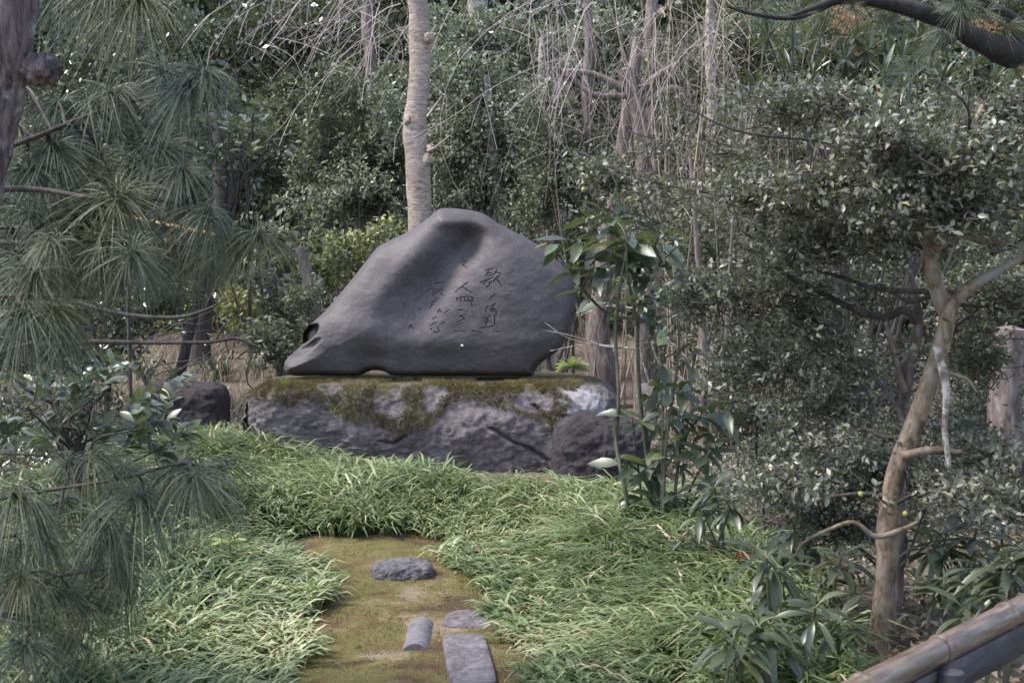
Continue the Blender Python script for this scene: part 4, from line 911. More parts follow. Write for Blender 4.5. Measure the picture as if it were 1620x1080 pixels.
# ------------------------------------------------------------------ plants made of single leaves
def mesh_set(name, mat, variants):
    out = []
    for v in variants:
        m = MB(); m.add(*v); out.append(m.mesh(name, M[mat]))
    return out
GL = mesh_set('glossy_leaf', 'glossy', [leaf_long(.30, 8, .05, .22, .008, .5, .1, .06), leaf_long(.27, 8, .07, .4, .012, .52, .1, .07), leaf_long(.33, 8, .03, .12, .01, .48, .1, .05)])
WL = mesh_set('long_leaf', 'whorl', [leaf_long(.19, 8, .03, .45, 0, .55, .14), leaf_long(.17, 8, .04, .7, 0, .55, .14), leaf_long(.21, 8, .03, .3, 0, .55, .14)])
CL = mesh_set('camellia_leaf', 'camellia', [leaf_long(.42, 6, .05, .15, 0, .48, .08), leaf_long(.38, 6, .06, .3, 0, .5, .08), leaf_long(.45, 6, .03, .05, 0, .47, .08)])
SL = mesh_set('small_leaf', 'smallobj', [leaf_long(.48, 4, .05, .12, 0, .5, .06), leaf_long(.44, 4, .06, .25, 0, .5, .06)])
PL = mesh_set('lobed_leaf', 'lime', [leaf_long(.32, 6, .03, .18, 0, .45, .02, .12)])

def leaf_spray(root, meshes, c, axis, n, size, spread=1.1, droop=.5, name='leaf', lift=.0, L=None):
    """n leaves set alternately along a twig end that points along axis"""
    axis = norm(np.asarray(axis, float)); L = L if L is not None else size * 1.2
    side = norm(np.cross(axis, [0, 0, 1.01])); up = np.cross(side, axis)
    for k in range(n):
        a = k * 2.4 + random.random() * .8
        d = axis * (.55 + .3 * random.random()) + spread * (side * math.cos(a) + up * math.sin(a) * .6) + np.array([0, 0, -droop * random.random() + lift])
        p = np.asarray(c) - axis * L * (k / max(n, 1)) + rng.normal(size=3) * .004
        leaf_object(name, meshes, root, p, d, np.array([0, 0, 1.]) + rng.normal(size=3) * .45, size * random.uniform(.7, 1.2))

# large glossy-leaved shrub in front of the right end of the stone
YA = 7.2; k = YA / FPX
bA = G(1020, 888)
auc = thing('glossy_shrub', 'thin-stemmed shrub with big drooping glossy leaves overlapping the edge of the standing stone', 'shrub', bA)
stemsA = [[(1035, 895, 5.5), (1028, 760, 5), (1013, 633, 4.6), (1009, 510, 4.2), (1022, 440, 3.4), (1042, 372, 2)], [(1008, 880, 5), (990, 780, 4.8), (975, 700, 4.4), (979, 630, 4), (974, 520, 3.6), (985, 430, 3), (1000, 350, 2)],
          [(1010, 505, 3.6), (960, 495, 3.4), (912, 445, 3), (885, 405, 2.4), (872, 384, 1.6)], [(1010, 520, 3.4), (993, 433, 3), (990, 374, 2.2), (972, 345, 1.6)], [(1022, 440, 3), (1060, 400, 2.4), (1080, 385, 1.5)],
          [(1050, 900, 4), (1052, 720, 3.6), (1068, 604, 3.2), (1075, 530, 2.6), (1072, 470, 1.6)], [(1058, 900, 4), (1070, 760, 3.5), (1084, 640, 3), (1100, 560, 2)], [(1040, 800, 3), (1010, 745, 2.4), (985, 735, 1.5)], [(1052, 740, 3), (1085, 690, 2.2), (1110, 655, 1.6)], [(1062, 890, 3), (1090, 780, 2.6), (1118, 722, 1.6), (1150, 650, 1)], [(1075, 895, 3), (1100, 820, 2.4), (1140, 765, 1.4)], [(1025, 885, 3), (1012, 760, 2.4), (1000, 660, 1.5)], [(1045, 880, 3), (1048, 700, 2.4), (1046, 610, 1.4)]]
for f in stemsA:
    m = MB(); W = [P(a, b, YA + .1 * math.sin(a * .1)) for a, b, _ in f]
    tube(m, W, [r * k * .75 for _, _, r in f], 7, 24, .12); part('stem', m, M['stem_green'], auc)
sprays = [((872, 384), (-1, -.4, -.1), 7, .17), ((905, 432), (-.7, -.5, 0), 7, .16), ((930, 462), (-.4, -.6, .2), 5, .15), ((955, 350), (-.8, -.5, .3), 7, .18), ((972, 345), (-.3, -.5, .5), 6, .17), ((990, 385), (-.5, -.7, 0), 8, .2), ((1000, 352), (.3, -.4, .6), 7, .17),
      ((1022, 430), (.2, -.7, .2), 7, .17), ((1042, 372), (.5, -.3, .5), 8, .17), ((1080, 388), (1, -.2, .2), 7, .16), ((1072, 470), (.5, -.5, .2), 7, .15), ((1055, 520), (.3, -.6, -.2), 6, .14), ((1100, 560), (.6, -.4, .2), 5, .13), ((985, 735), (-.8, -.5, -.1), 6, .15), ((1022, 738), (-.2, -.7, .3), 7, .14), ((1060, 720), (.2, -.7, .2), 7, .14),
      ((1110, 655), (.6, -.5, .2), 8, .14), ((1085, 690), (.2, -.6, .2), 7, .13), ((1060, 655), (-.3, -.6, .2), 6, .13), ((1030, 470), (-.2, -.7, -.1), 6, .17), ((960, 410), (-.6, -.6, 0), 6, .18), ((1075, 780), (.2, -.7, .3), 8, .13), ((1000, 660), (-.5, -.6, .2), 5, .14), ((1095, 610), (.4, -.6, .3), 6, .13), ((1045, 610), (.1, -.7, .3), 5, .13), ((1120, 720), (.4, -.6, .3), 6, .12), ((1040, 790), (0, -.7, .4), 6, .13), ((1135, 700), (.7, -.5, .2), 8, .13), ((1150, 650), (.6, -.5, .3), 7, .13), ((1090, 825), (.4, -.6, .3), 8, .13), ((1140, 770), (.6, -.5, .3), 8, .13), ((1030, 840), (-.1, -.7, .4), 6, .12), ((1010, 790), (-.3, -.7, .1), 5, .12)]
for (px, py), ax, n, sz in sprays: leaf_spray(auc, GL, P(px, py, YA - .05), ax, n + 2, sz * (1.15 if py < 500 else 1.3), .9, .5, L=sz * 2.2)

# long-leaved plants (leaves in whorls, hanging over)
plg = 'long-leaved plants at the foot of the tan tree'
def whorl_plant(label, gp, tops, Y, size, n, red=False):
    b = np.array([P(gp, 540, Y)[0], Y, 0.]); t = thing('long_leaved_plant', label, 'plant', b, plg)
    n = int(n * 1.35)
    for (px, py) in tops:
        c = P(px, py, Y + rng.normal() * .08); m = MB(); o = b + np.array([rng.normal() * .05, rng.normal() * .05, -.03])
        tube(m, [o, o * .5 + c * .5 + rng.normal(size=3) * .03, c], [.009, .007, .005], 7, 14, .15); part('stem', m, M['stem_green'], t)
        for j in range(n):
            a = j * 2.4 + rng.random(); el = .75 - 1.15 * (j / n) + rng.normal() * .15
            d = np.array([math.cos(a) * math.cos(el), math.sin(a) * math.cos(el), math.sin(el)])
            leaf_object('leaf', WL, t, c - np.array([0, 0, .05 * j / n]), d, np.array([0, 0, 1.]) + .5 * d + rng.normal(size=3) * .2, size * random.uniform(.75, 1.15))
    return t
whorl_plant('big long-leaved plant nearest the grass by the bamboo rail', 1198, [(1198, 990), (1160, 1010), (1240, 1005)], 4.6, .16, 18)
whorl_plant('long-leaved plant standing dark between the grass and the forked tan trunk', 1222, [(1212, 882), (1232, 905)], 5.3, .17, 16)
whorl_plant('long-leaved plant with a tall stem behind the glossy-leaved shrub', 1130, [(1130, 770), (1160, 790), (1110, 800)], 6.2, .15, 14)
whorl_plant('long-leaved plant close against the foot of the tan trunk on the grass side', 1335, [(1330, 880), (1300, 905)], 5.5, .15, 15)
whorl_plant('long-leaved plant beyond the tan trunk with arching pale leaves', 1500, [(1495, 850), (1545, 835), (1475, 860)], 5.6, .17, 18)
whorl_plant('long-leaved plant at the edge of the view above the bamboo rail', 1590, [(1590, 890), (1625, 870), (1560, 900)], 4.8, .17, 18)
whorl_plant('long-leaved plant low behind the bamboo rail near the tan trunk', 1475, [(1490, 930), (1530, 930)], 5.3, .15, 15)
whorl_plant('small long-leaved plant between the big one and the tan trunk', 1300, [(1290, 960), (1325, 985)], 4.7, .14, 14)
whorl_plant('small long-leaved plant above the grass edge under the glossy leaves', 1100, [(1095, 850), (1075, 862)], 6.2, .12, 12)
whorl_plant('long-leaved plant in the shade between the berries and the tan trunk', 1262, [(1255, 830), (1285, 850), (1240, 860)], 6.1, .15, 14)
whorl_plant('long-leaved plant nearest behind the bamboo rail past the tan trunk', 1560, [(1530, 965), (1560, 945), (1600, 930)], 4.7, .15, 14)
# red berries on two stalks
def berries(label, px, py, Y, n):
    c = P(px, py, Y); m = MB(); t = thing('berry_cluster', label, 'berries', c)
    tube(m, [c + [0, 0, .05], c], [.002, .002], 5, 4); part('stalk', m, M['twig_dark'], t)
    for j in range(n):
        m = MB(); p = c + rng.normal(size=3) * [.03, .02, .015]; rock(m, p, (.009,) * 3, 5, 2, .02, 1, j, 0, 0); part('berry', m, M['berry'], t)
berries('cluster of small red berries nearest the grass edge', 1135, 872, 6.2, 26)
berries('dusky red berry cluster beside the dark long-leaved plant', 1175, 880, 6.0, 22)
berries('faint red berry cluster under the glossy-leaved shrub', 1088, 852, 6.5, 12)

# camellias
def camellia(label, base_px, tops, Y, n, size, trunk_px, name='camellia'):
    b = np.array([P(base_px, 540, Y)[0], Y, 0.]); t = thing(name, label, 'shrub', b); kk = Y / FPX * (.5 if size < .06 else 1)
    hub = P(*trunk_px, Y); m = MB(); tube(m, [b - [0, 0, .05], b * .5 + hub * .5 + rng.normal(size=3) * .03, hub], [9 * kk, 8 * kk, 6 * kk], 10, 20, .2); part('trunk', m, M['bark_dark'], t)
    for (px, py) in tops:
        c = P(px, py, Y + rng.normal() * .25); m = MB(); mid = hub * .45 + c * .55 + np.array([rng.normal() * .06, rng.normal() * .06, .05])
        fk = hub + (b - hub) * rng.uniform(0, .55); mid = fk * .5 + c * .5 + np.array([rng.normal() * .12, rng.normal() * .1, rng.uniform(-.02, .1)])
        tube(m, [fk, fk * .7 + mid * .3 + np.array([rng.normal() * .04, 0, .03]), mid, mid * .4 + c * .6 + rng.normal(size=3) * .03, c], [2.4 * kk, 2 * kk, 1.6 * kk, 1.1 * kk, .6 * kk], 6, 16, .15); part('branch', m, M['bark_dark'], t)
        for _ in range(2):
            ax = norm(c - hub) + rng.normal(size=3) * .6 + np.array([0, -.3, .2]); leaf_spray(t, CL, c + rng.normal(size=3) * .07, ax, n, size, .9, .35)
    return t
camellia('dark glossy camellia with a short thick trunk in front of the brown boulder', 115, [(20, 610), (60, 590), (100, 600), (140, 580), (60, 640), (110, 650), (150, 615), (190, 640), (30, 660), (230, 620), (180, 590), (210, 660), (270, 650), (150, 560), (240, 690), (290, 680), (5, 690), (250, 715), (-20, 630), (80, 625), (130, 660), (165, 690), (210, 690), (250, 650)], 7.6, 11, .105, (122, 690))
camellia('glossy camellia with bluish leaf glints hanging in the dark gap behind the pine', 265, [(345, 180), (380, 165), (410, 185), (435, 205), (360, 205), (395, 215), (425, 235), (455, 225), (340, 235), (380, 245), (330, 165), (410, 165)], 12.6, 10, .11, (372, 300))
camellia('thin camellia with dark leaves on a low bough near the foot of the standing stone', 300, [(300, 520), (340, 500), (380, 520), (400, 540), (415, 500), (425, 530), (360, 480), (330, 540)], 9.6, 6, .05, (200, 540))

# dark low boughs that cross the clearing belong to the pine below; pale lobed leaf plant by the stone
b = P(905, 585, 10.6); t = thing('lobed_leaf_plant', 'lime green lobed leaf showing beside the lower corner of the standing stone', 'plant', b)
for j in range(11):
    a = math.pi * (j / 10); leaf_object('leaf_lobe', PL, t, b + np.array([0, 0, .02]), (math.cos(a) * 1.1, -.55, math.sin(a) * .75 - .05), (0, -.5, 1), .15 * random.uniform(.85, 1.1))
m = MB(); bb = b.copy(); bb[2] = 0; tube(m, [bb, b + [0, .05, 0]], [.006, .004], 6, 8); part('stem', m, M['stem_green'], t)
b = G(365, 925) + [0, 0, .2]; t = thing('lobed_leaf_plant', 'small bright green lobed leaf standing up in the lawn beside the path', 'plant', G(365, 925))
for j in range(6):
    a = .2 + 2.7 * j / 5; leaf_object('leaf_lobe', PL, t, b, (math.cos(a), -.3, math.sin(a) * .5), (0, -.5, 1), .09)
m = MB(); tube(m, [G(365, 925), b], [.004, .003], 5, 5); part('stem', m, M['stem_green'], t)

# ------------------------------------------------------------------ tan-barked tree with small leaves, close by
YT = 5.3; k = YT / FPX
bT = G(1386, 1066); YT = bT[1]; k = YT / FPX
tan = thing('tan_tree', 'tan-barked forked tree with dense small leaves standing behind the bamboo rail', 'tree', bT)
def limb(name, f, Y, mat, root, sides=14, n=60, rough=.12, label=None):
    m = MB(); tube(m, [P(a, b, Y + (dy[0] if dy else 0)) for a, b, _, *dy in f], [r * Y / FPX * .76 for _, _, r, *_ in f], sides, n, rough, 2, freq=9); return part(name, m, M[mat], root, label=label)
limb('trunk', [(1383, 1078, 27), (1390, 1010, 23), (1398, 940, 22), (1404, 880, 22), (1404, 850, 24), (1408, 800, 21), (1420, 740, 20), (1440, 690, 20), (1462, 630, 19), (1480, 575, 19), (1493, 530, 18), (1497, 500, 17), (1484, 462, 17), (1475, 425, 16), (1474, 390, 14), (1482, 352, 13), (1500, 290, 11), (1530, 220, 9), (1560, 160, 6)], YT, 'bark_tan', tan, 18, 120)
for f in ([(1496, 505, 14), (1512, 475, 13), (1540, 450, 12), (1580, 428, 10), (1640, 395, 8)], [(1478, 395, 11), (1500, 375, 10), (1530, 372, 9), (1560, 382, 7), (1600, 380, 5)], [(1474, 400, 9), (1440, 350, 7), (1390, 300, 6), (1320, 290, 4), (1250, 300, 2)],
          [(1490, 320, 9), (1450, 260, 7), (1400, 200, 5), (1330, 150, 3)], [(1510, 280, 8), (1570, 240, 6), (1640, 200, 4)], [(1425, 722, 10), (1470, 712, 9), (1520, 716, 7)],
          [(1452, 826, 4), (1425, 838, 6), (1385, 848, 6), (1350, 826, 5), (1310, 838, 4), (1272, 858, 3), (1255, 885, 2)], [(1478, 580, 6), (1500, 590, 5), (1530, 600, 4), (1545, 620, 2)]):
    limb('branch', f, YT - .06, 'bark_tan', tan, 10, 40)
limb('branch', [(1480, 545, 7), (1490, 580, 8.5), (1497, 620, 8), (1495, 680, 7), (1502, 742, 6)], YT - .1, 'bark_lichen', tan, 10, 40, .2, 'short hanging limb covered in pale lichen')
limb('second_trunk', [(1412, 1020, 15), (1420, 900, 14), (1423, 760, 13), (1428, 660, 13), (1436, 590, 13), (1452, 520, 11), (1450, 480, 9), (1440, 430, 5)], YT + .45, 'bark_grey', tan, 14, 60)
limb('branch', [(1452, 510, 9), (1430, 490, 9), (1400, 502, 8), (1350, 488, 7), (1290, 458, 6), (1240, 432, 5), (1210, 410, 3)], YT + .4, 'bark_dark', tan, 10, 50)
limb('branch', [(1432, 620, 7), (1418, 570, 6), (1405, 520, 5), (1400, 470, 3)], YT + .42, 'bark_tan', tan, 8, 30)
lobT = [lobe(*l[:4], YT + l[4], .4) for l in ((1440, 330, 80, 60, -.3), (1530, 330, 80, 50, -.3), (1480, 250, 90, 60, -.3), (1560, 220, 90, 70, -.3), (1390, 230, 90, 70, -.25), (960, 285, 70, 65, .7), (1030, 240, 90, 70, .6), (1120, 215, 110, 75, .4), (1230, 180, 120, 65, .2), (1350, 165, 120, 55, 0), (1470, 160, 110, 50, -.1), (1590, 170, 100, 60, 0), (1640, 220, 80, 80, .1),
        (1060, 330, 100, 60, .5), (1180, 310, 120, 65, .3), (1300, 290, 120, 70, 0), (1600, 330, 90, 70, 0), (1180, 400, 110, 55, .5), (1300, 390, 110, 60, .3), (1400, 370, 70, 60, .3), (1560, 350, 80, 40, .2), (1250, 470, 100, 45, .6), (1380, 470, 70, 50, .5), (1590, 470, 70, 50, .3), (1120, 480, 70, 50, .7), (1340, 560, 80, 45, .6), (1560, 560, 80, 50, .5),
        (1240, 760, 100, 40, -.2), (1340, 720, 90, 50, -.15), (1500, 770, 120, 45, -.2), (1590, 730, 80, 50, -.1), (1400, 785, 70, 28, -.3), (1280, 690, 90, 35, .2), (1530, 660, 90, 40, .3), (1150, 470, 120, 60, .6), (1290, 505, 120, 60, .5), (1400, 560, 100, 60, .6), (1560, 490, 90, 70, .4), (1580, 600, 80, 70, .4), (1200, 590, 120, 60, .7), (1330, 640, 120, 50, .5))]
m = MB(); eT = foliage(m, lobT, 5900, 7, .028, leaf_small(.5, .08, .15), 33, thr=.52, freq=3.2, layer=2.6, spread=.9, shell=.6, shoot=4)
part('foliage', m, M['small'], tan, False, stuff=True)
m = MB(); twiglets(m, eT, lobT, .003, 4, .6); part('twigs', m, M['twig_dark'], tan, False, stuff=True)
for q_ in range(22):                                                  # thin boughs that carry the sprays
    l = lobT[(q_ * 5 + 2) % len(lobT)]; hs_ = np.array([P(a, b, YT) for a, b in ((1478, 395), (1500, 340), (1440, 690), (1535, 220), (1484, 462), (1410, 800))]); h0 = hs_[((hs_ - l[0]) ** 2).sum(1).argmin()]
    tip = l[0] + rng.normal(size=3) * l[1] * .5; mm_ = h0 * .5 + tip * .5 + rng.normal(size=3) * np.array([.08, .08, .05]) + np.array([0, 0, .05])
    m = MB(); tube(m, [h0, h0 * .6 + mm_ * .4 + rng.normal(size=3) * .03, mm_, mm_ * .4 + tip * .6 + rng.normal(size=3) * .04, tip], [.009, .008, .006, .004, .002], 6, 26, .2); part('bough', m, M['bark_dark'], tan)
near = eT[np.argsort(eT[:, 1] + rng.normal(size=len(eT)) * .2)][:60]
for e in near:
    for j in range(5): leaf_object('leaf', SL, tan, e + rng.normal(size=3) * .03, rng.normal(size=3) + [0, -.3, -.1], np.array([0, 0, 1.]) + rng.normal(size=3) * .6, random.uniform(.026, .042))
for lab, px, py, Y in (('single yellow green citrus fruit among leaves above the standing stone', 924, 300, 8.2), ('small yellow green fruit hanging low before the tan trunk', 1362, 781, 5.0), ('tiny yellow fruit on the low leaves beside the tan trunk', 1432, 812, 5.0)):
    c = P(px, py, Y); t = thing('fruit', lab, 'fruit', c); m = MB(); rock(m, c, (.034, .034, .032) if px == 924 else (.02,) * 3, 12, 2.1, .03, 2, 3, .01, 0); part('skin', m, M['fruit'], t)
    m = MB(); tube(m, [c + [0, 0, .015], c + [.01, 0, .05]], [.002, .0015], 5, 4); part('stalk', m, M['twig_dark'], t)

# thin tree between the glossy shrub and the tan tree, with bare crossing twigs
YS = 8.0
b = np.array([P(1112, 540, YS)[0], YS, 0.]); slim = thing('slim_tree', 'slim grey brown double-stemmed tree behind the glossy-leaved shrub', 'tree', b)
limb('trunk', [(1116, 835, 9), (1115, 700, 9), (1112, 620, 10), (1114, 560, 9), (1110, 500, 8), (1106, 430, 7), (1100, 350, 5), (1092, 250, 3)], YS, 'bark_grey', slim, 10, 50)
limb('branch', [(1108, 610, 6), (1130, 580, 6), (1148, 540, 5), (1152, 480, 5), (1155, 420, 4), (1160, 330, 2)], YS - .05, 'bark_grey', slim, 8, 30)
limb('branch', [(1103, 640, 6), (1108, 560, 6), (1104, 480, 5), (1096, 420, 4)], YS + .1, 'bark_grey', slim, 8, 30)
for f in ([(1110, 610, 4), (1080, 560, 3.4), (1040, 525, 2.6), (1000, 487, 1.4)], [(1000, 487, 1.6), (960, 484, 1.3), (920, 498, 1)], [(1105, 620, 4), (1060, 585, 3), (1042, 572, 2.2), (1030, 540, 1.4)], [(1130, 600, 3), (1180, 555, 2.4), (1240, 560, 1.8), (1300, 545, 1.2)], [(1100, 655, 5), (1060, 640, 4), (1030, 610, 2.5), (1012, 550, 2)], [(1010, 552, 2), (960, 548, 1.6), (900, 535, 1.1), (862, 510, .9)], [(960, 548, 1.3), (900, 530, 1), (858, 522, .8)], [(1040, 510, 1.6), (1110, 486, 1.2), (1180, 480, 1)], [(1012, 552, 1.8), (930, 545, 1.2), (870, 555, .9)]):
    limb('branch', f, YS - .25, 'bark_lichen', slim, 6, 24, .15)

# small bits of the far middle ground
c = P(1188, 690, 9.2); t = thing('red_marker', 'small red marker stake low behind the slim tree', 'marker', (c[0], c[1], 0))
m = MB(); rock(m, P(1188, 671, 9.2), (.06, .02, .1), 8, 9, .01, 1, 2, 0); part('plate', m, M['red'], t)
m = MB(); tube(m, [(c[0], c[1] + .02, 0), P(1188, 660, 9.2) + [0, .02, 0]], [.012, .012], 8, 6); part('stake', m, M['bark_dark'], t)
a, b = P(268, 356, 9), P(346, 373, 9); t = thing('bamboo_cane', 'yellow bamboo cane sticking out level from behind the pine needles', 'cane', (a + b) / 2)
a2 = P(190, 340, 9.2); m = MB(); tube(m, [a2, a, b], [.012, .012, .011], 8, 30, .05); part('cane', m, M['bamboo_yellow'], t)
m = MB(); tube(m, [b + norm(b - a) * -.10, b + norm(b - a) * -.09], [.014, .014], 8, 3); part('node_ring', m, M['bamboo_grey'], t)
p0 = P(205, 520, 9.22); p0[2] = ground_z(p0[None])[0]; m = MB(); tube(m, [p0, a2 + [0.03, .02, .03]], [.013, .012], 8, 12); part('prop', m, M['bark_dark'], t)
# low grey bamboo fence far behind
fy = 18.5; fz = P(700, 330, fy)[2]; gz0 = 0.0
t = thing('bamboo_fence', 'grey upright bamboo fence glimpsed beyond the shrubs behind the standing stone', 'fence', (P(760, 540, fy)[0], fy, 0))
sm = MB(); tube(sm, [(0, 0, -.1), (0, 0, 1.0), (0, 0, 2.45)], [.028, .028, .026], 8, 10, .06); slat_me = sm.mesh('slat', M['bamboo_grey'])
for j in range(28):
    o = link('slat', slat_me, t, (P(690, 540, fy)[0] + .062 * j - t.location.x + rng.normal() * .004, 0, rng.normal() * .02))
for z in (.6, 1.9):
    m = MB(); tube(m, [(P(680, 540, fy)[0], fy - .045, z), (P(905, 540, fy)[0], fy - .045, z)], [.025, .025], 8, 8); part('rail', m, M['bamboo_grey'], t)
# orange autumn leaves through the gap under the dark bough
shrub('maple', 'orange leaved maple glowing through the gap under the dark bough', 'tree', [(1345, 20, 40, 28), (1360, 60, 30, 25), (1550, 50, 28, 22), (1340, 150, 22, 10)], 15, 60, 7, .06, 'autumn', seed=51, stems=2)
# fallen petals on the dark boulder and by its top
for j, (px, py) in enumerate(((967, 686), (1003, 680), (1016, 677), (886, 697))):
    c = P(px, py, 9.3); c[2] += .0; m = MB()
    for q_ in range(4): leaves(m, c[None] + rng.normal(size=(1, 3)) * .006, norm(np.array([[math.cos(q_ * 1.6), -.4, math.sin(q_ * 1.6) * .4]])), np.array([[0, -.6, 1.]]), np.array([.022]), leaf_small(.7), np.array([.5]))
    solo('fallen_flower', m, M['petal'], ['pale fallen flower on the dark boulder left of the glossy shrub stems', 'pale fallen flower in the middle of the top of the dark boulder', 'pale fallen flower at the far end of the dark boulder', 'pale fallen flower on the seam of the two boulders'][j], 'flower', c, None, False)

# ------------------------------------------------------------------ pine at the near side
YQ = 4.5; k = YQ / FPX
bq = np.array([P(-175, 540, 4.0)[0], 4.0, 0.]); pine = thing('pine_tree', 'pine with weathered grey trunk and long drooping needles close on one side', 'tree', bq)
limb('trunk', [(22, -260, 52), (20, -120, 55), (18, -30, 57), (10, 60, 57), (-2, 130, 56), (-20, 210, 55), (-42, 300, 55), (-62, 380, 56), (-110, 600, 60), (-150, 900, 66), (-178, 1210, 74)], 3.95, 'bark_pine', pine, 40, 220, .22)
m = MB(); rock(m, P(64, 108, 3.96), (.10, .12, .085), 22, 2.4, .22, 2.4, 8, .10); part('knot', m, M['bark_pine'], pine)
BR = [[(-30, 250, 9), (60, 215, 8), (160, 175, 6), (250, 150, 5), (335, 125, 3)], [(-40, 300, 10), (60, 300, 9), (160, 315, 7), (260, 318, 5), (345, 345, 3)], [(-60, 380, 11), (40, 385, 9), (140, 380, 7), (240, 385, 5), (340, 390, 4), (415, 372, 2.5)],
      [(-90, 520, 10), (0, 470, 8), (60, 470, 6), (150, 470, 3)], [(-110, 640, 10), (0, 560, 7), (60, 540, 4)], [(-140, 800, 11), (0, 785, 8), (110, 770, 6), (200, 755, 5), (275, 735, 4), (335, 738, 2)], [(-150, 900, 10), (20, 920, 7), (110, 908, 5), (190, 896, 3)], [(-150, 960, 9), (-40, 970, 7), (30, 985, 4), (60, 990, 2)],
      [(20, -60, 12), (100, -40, 8), (180, -25, 6), (260, -15, 4)], [(-100, 860, 8), (0, 850, 6), (90, 830, 4), (180, 845, 2.5)]]
bp = []
for f in BR:
    m = MB(); c = tube(m, [P(a, b, YQ - .05 + .12 * math.sin(a * .02 + b)) for a, b, _ in f], [r * k * .5 for _, _, r in f], 8, 40, .2, 5); part('branch', m, M['bark_dark'], pine); bp.append(c)
for f in ([(-60, 560, 10), (120, 542, 8), (240, 542, 6), (330, 541, 5), (372, 535, 4.5), (400, 545, 3), (412, 550, 1.5)], [(120, 480, 9), (200, 498, 7), (280, 502, 6), (330, 488, 4), (362, 470, 2)], [(340, 540, 3), (355, 515, 2.5), (375, 500, 1.5)]):
    m = MB(); tube(m, [P(a, b, 6.2) for a, b, _ in f], [r * 6.2 / FPX * .55 for _, _, r in f], 8, 40, .2, 5); part('branch', m, M['bark_dark'], pine)
bp = np.vstack(bp)
def needle_mesh(n, L, droop, cone):
    K = 6; t = np.linspace(0, 1, K)[None, :, None]
    d = norm(np.array([1., 0, .25]) * cone + rng.normal(size=(n, 3)) * np.array([.9, 1, .8])); ln = L * (.75 + .35 * rng.random((n, 1, 1)))
    o = np.array([-.05, 0, 0]) * rng.random((n, 1)) * 1.2
    p = o[:, None] + d[:, None] * ln * t + np.array([0, 0, -1.]) * (droop * ln * (.7 + .6 * rng.random((n, 1, 1)))) * t ** 1.8
    m = MB(); strands(m, p, np.array([.0011, .0015, .0015, .0013, .0010, .0005])[None] * np.ones((n, 1)), np.clip(.5 + .22 * rng.normal(size=n), 0, 1)); 
    tube(m, [(-.07, 0, -.005), (.012, 0, 0)], [.005, .003], 6, 4, tint=.1); return m.mesh('needle_cluster', M['needle'])
NM = [needle_mesh(130, .18, .6, .5), needle_mesh(115, .175, .8, .6), needle_mesh(130, .19, .5, .35), needle_mesh(110, .185, .95, .5), needle_mesh(115, .165, .65, .9)]
CLU = [(100, -15), (140, 5), (180, -20), (215, -5), (255, 5), (300, 138), (335, 118), (160, 155), (270, 120), (80, 225), (265, 235), (60, 330), (110, 340), (30, 362), (160, 325), (200, 312), (250, 305), (300, 325), (335, 345), (218, 402), (278, 392), (335, 398), (415, 372), (160, 385), (100, 395), (40, 400), (370, 380),
       (10, 460), (95, 488), (50, 440), (30, 535), (115, 722), (160, 718), (205, 735), (275, 740), (310, 748), (338, 742), (230, 785), (180, 845), (60, 805), (150, 900), (185, 900), (30, 915), (60, 985), (10, 930), (-10, 870), (290, 270), (180, 420), (60, 430), (250, 420), (120, 440), (30, 130), (90, 160), (190, 145), (150, 260), (45, 270), (100, 300), (180, 290), (235, 260), (10, 310), (75, 380), (140, 350), (0, 420), (40, 490), (110, 530), (-10, 530), (280, 330), (195, 380), (310, 410), (15, 200), (120, 205), (20, 780), (70, 850), (110, 930), (40, 870), (0, 960), (130, 960), (70, 930), (170, 820), (100, 790), (40, 1020), (110, 1010), (200, 920), (150, 860)]
for px, py in CLU:
    c = P(px, py, YQ + (rng.uniform(.05, .5) if px < 150 and py < 380 else rng.uniform(-.35, .35))); j = ((bp - c) ** 2).sum(1).argmin(); o = bp[j]
    m = MB(); tube(m, [o, o * .5 + c * .5 + [0, 0, .02], c], [.006, .005, .004], 6, 8, .2); part('twig', m, M['bark_dark'], pine)
    o2 = bpy.data.objects.new('needle_cluster', NM[random.choice((1, 3))] if py < 60 or py > 700 else random.choice(NM)); C.objects.link(o2); o2.parent = pine
    v = c - o; azm = math.atan2(v[1], v[0]) + rng.normal() * .5 if np.hypot(v[0], v[1]) > .06 else rng.uniform(-1.6, 1.6)
    s = random.uniform(.72, 1.05); o2.matrix_local = Matrix.Translation(Vector(c - np.array(pine.location))) @ Matrix.Rotation(azm, 4, 'Z') @ Matrix.Rotation(rng.normal() * .35, 4, 'Y') @ Matrix.Scale(s, 4)

for px, py in ((1300, 25), (1260, 20), (1350, 12), (1210, 15), (1440, 95), (1470, 75), (1560, 20), (1600, 40), (1520, 5), (1610, 110), (1400, 25), (1490, 50), (1590, -10), (1640, 60)):
    c = P(px, py, 6.9 + rng.normal() * .1); o2 = bpy.data.objects.new('needle_cluster', random.choice(NM)); C.objects.link(o2); o2.parent = tp
    o2.matrix_local = Matrix.Translation(Vector(c - np.array(tp.location))) @ Matrix.Rotation(rng.uniform(0, 6.3), 4, 'Z') @ Matrix.Rotation(-.5, 4, 'Y') @ Matrix.Scale(random.uniform(.5, .75), 4)
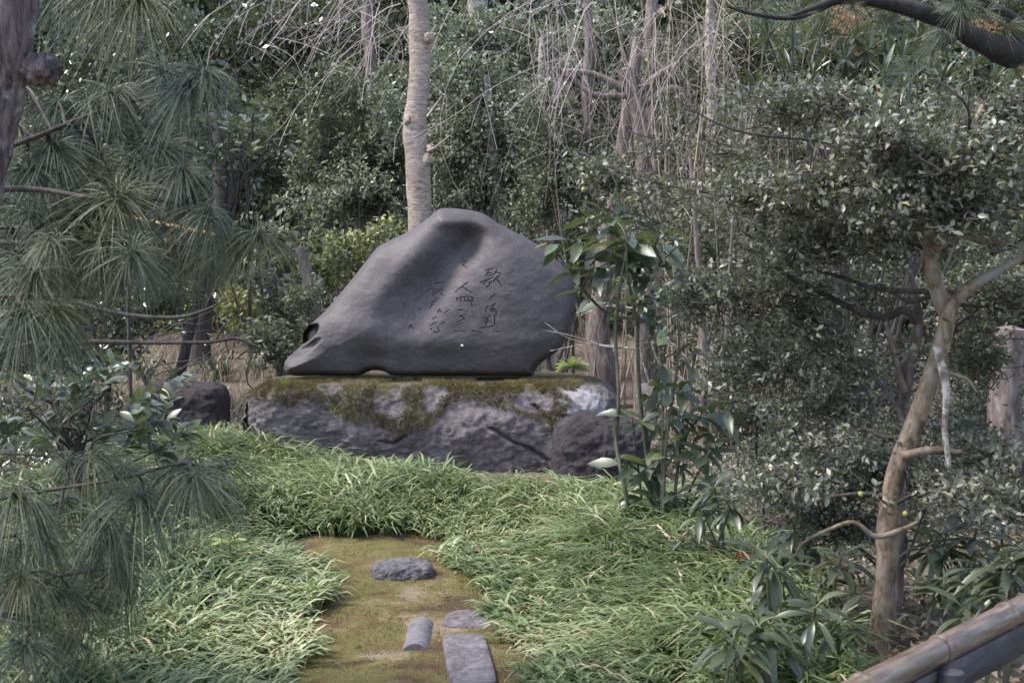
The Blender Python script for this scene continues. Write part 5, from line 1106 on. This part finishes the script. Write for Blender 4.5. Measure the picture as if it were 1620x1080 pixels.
# ------------------------------------------------------------------ bamboo rail in front
RZ = .62; A, B = G(1340, 1102, RZ), G(1600, 970, RZ); dr = norm(B - A); A = A - dr * .45; B = B + dr * .5
mid = (A + B) / 2; rail = thing('bamboo_rail', 'low bamboo handrail on a dark board and post along the path edge', 'railing', (mid[0], mid[1], 0))
Lr = np.linalg.norm(B - A); nn = 220; tt = np.linspace(0, 1, nn); R = np.full(nn, .0345)
n1 = ((G(1467, 1024, RZ) - A) @ dr) / Lr; n2 = ((G(1569, 971, RZ) - A) @ dr) / Lr; st_ = n2 - n1
nodes = [n1 + st_ * j for j in range(-4, 6) if 0 < n1 + st_ * j < 1]
for x in nodes: R += .005 * np.exp(-((tt - x - .004) / .006) ** 2) - .003 * np.exp(-((tt - x + .004) / .0025) ** 2)
m = MB(); tube(m, A + (B - A) * tt[:, None], R, 28, nn, .02, 3); pole = part('bamboo_pole', m, M['bamboo'], rail)
for x in nodes:
    c = A + (B - A) * (x - .004); m = MB(); tube(m, [c - dr * .0025, c + dr * .0025], [.0338, .0338], 24, 3, cap=False); part('node_ring', m, M['twig_dark'], pole)
def box(mb, c, half, ang):
    h = np.array(half); o = np.array([[x, y, z] for x in (-1, 1) for y in (-1, 1) for z in (-1, 1)]) * h; ca, sa = math.cos(ang), math.sin(ang)
    V = np.column_stack([o[:, 0] * ca - o[:, 1] * sa, o[:, 0] * sa + o[:, 1] * ca, o[:, 2]]) + c
    mb.add(V, [[0, 1, 3, 2], [4, 6, 7, 5], [0, 4, 5, 1], [2, 3, 7, 6], [0, 2, 6, 4], [1, 5, 7, 3]])
ang = math.atan2(dr[1], dr[0])
m = MB(); box(m, mid + np.array([math.sin(ang) * .004, -math.cos(ang) * .004, -.079]), (Lr / 2, .014, .042), ang); part('board', m, M['board_dark'], rail, False)
for px in (1503,):
    pt = A + dr * ((G(px, 1040, RZ) - A) @ dr) + np.array([math.sin(ang) * .05, -math.cos(ang) * .05, 0])
    m = MB(); tube(m, [(pt[0], pt[1], -.05), (pt[0], pt[1], .3), (pt[0], pt[1], RZ - .034)], [.034, .033, .032], 16, 12, .05); po = part('post', m, M['board_dark'], rail)
print('TRIS', sum(sum(max(0, p.loop_total - 2) for p in o.data.polygons) if False else len(o.data.loops) - 2 * len(o.data.polygons) for o in S.objects if o.type == 'MESH') )
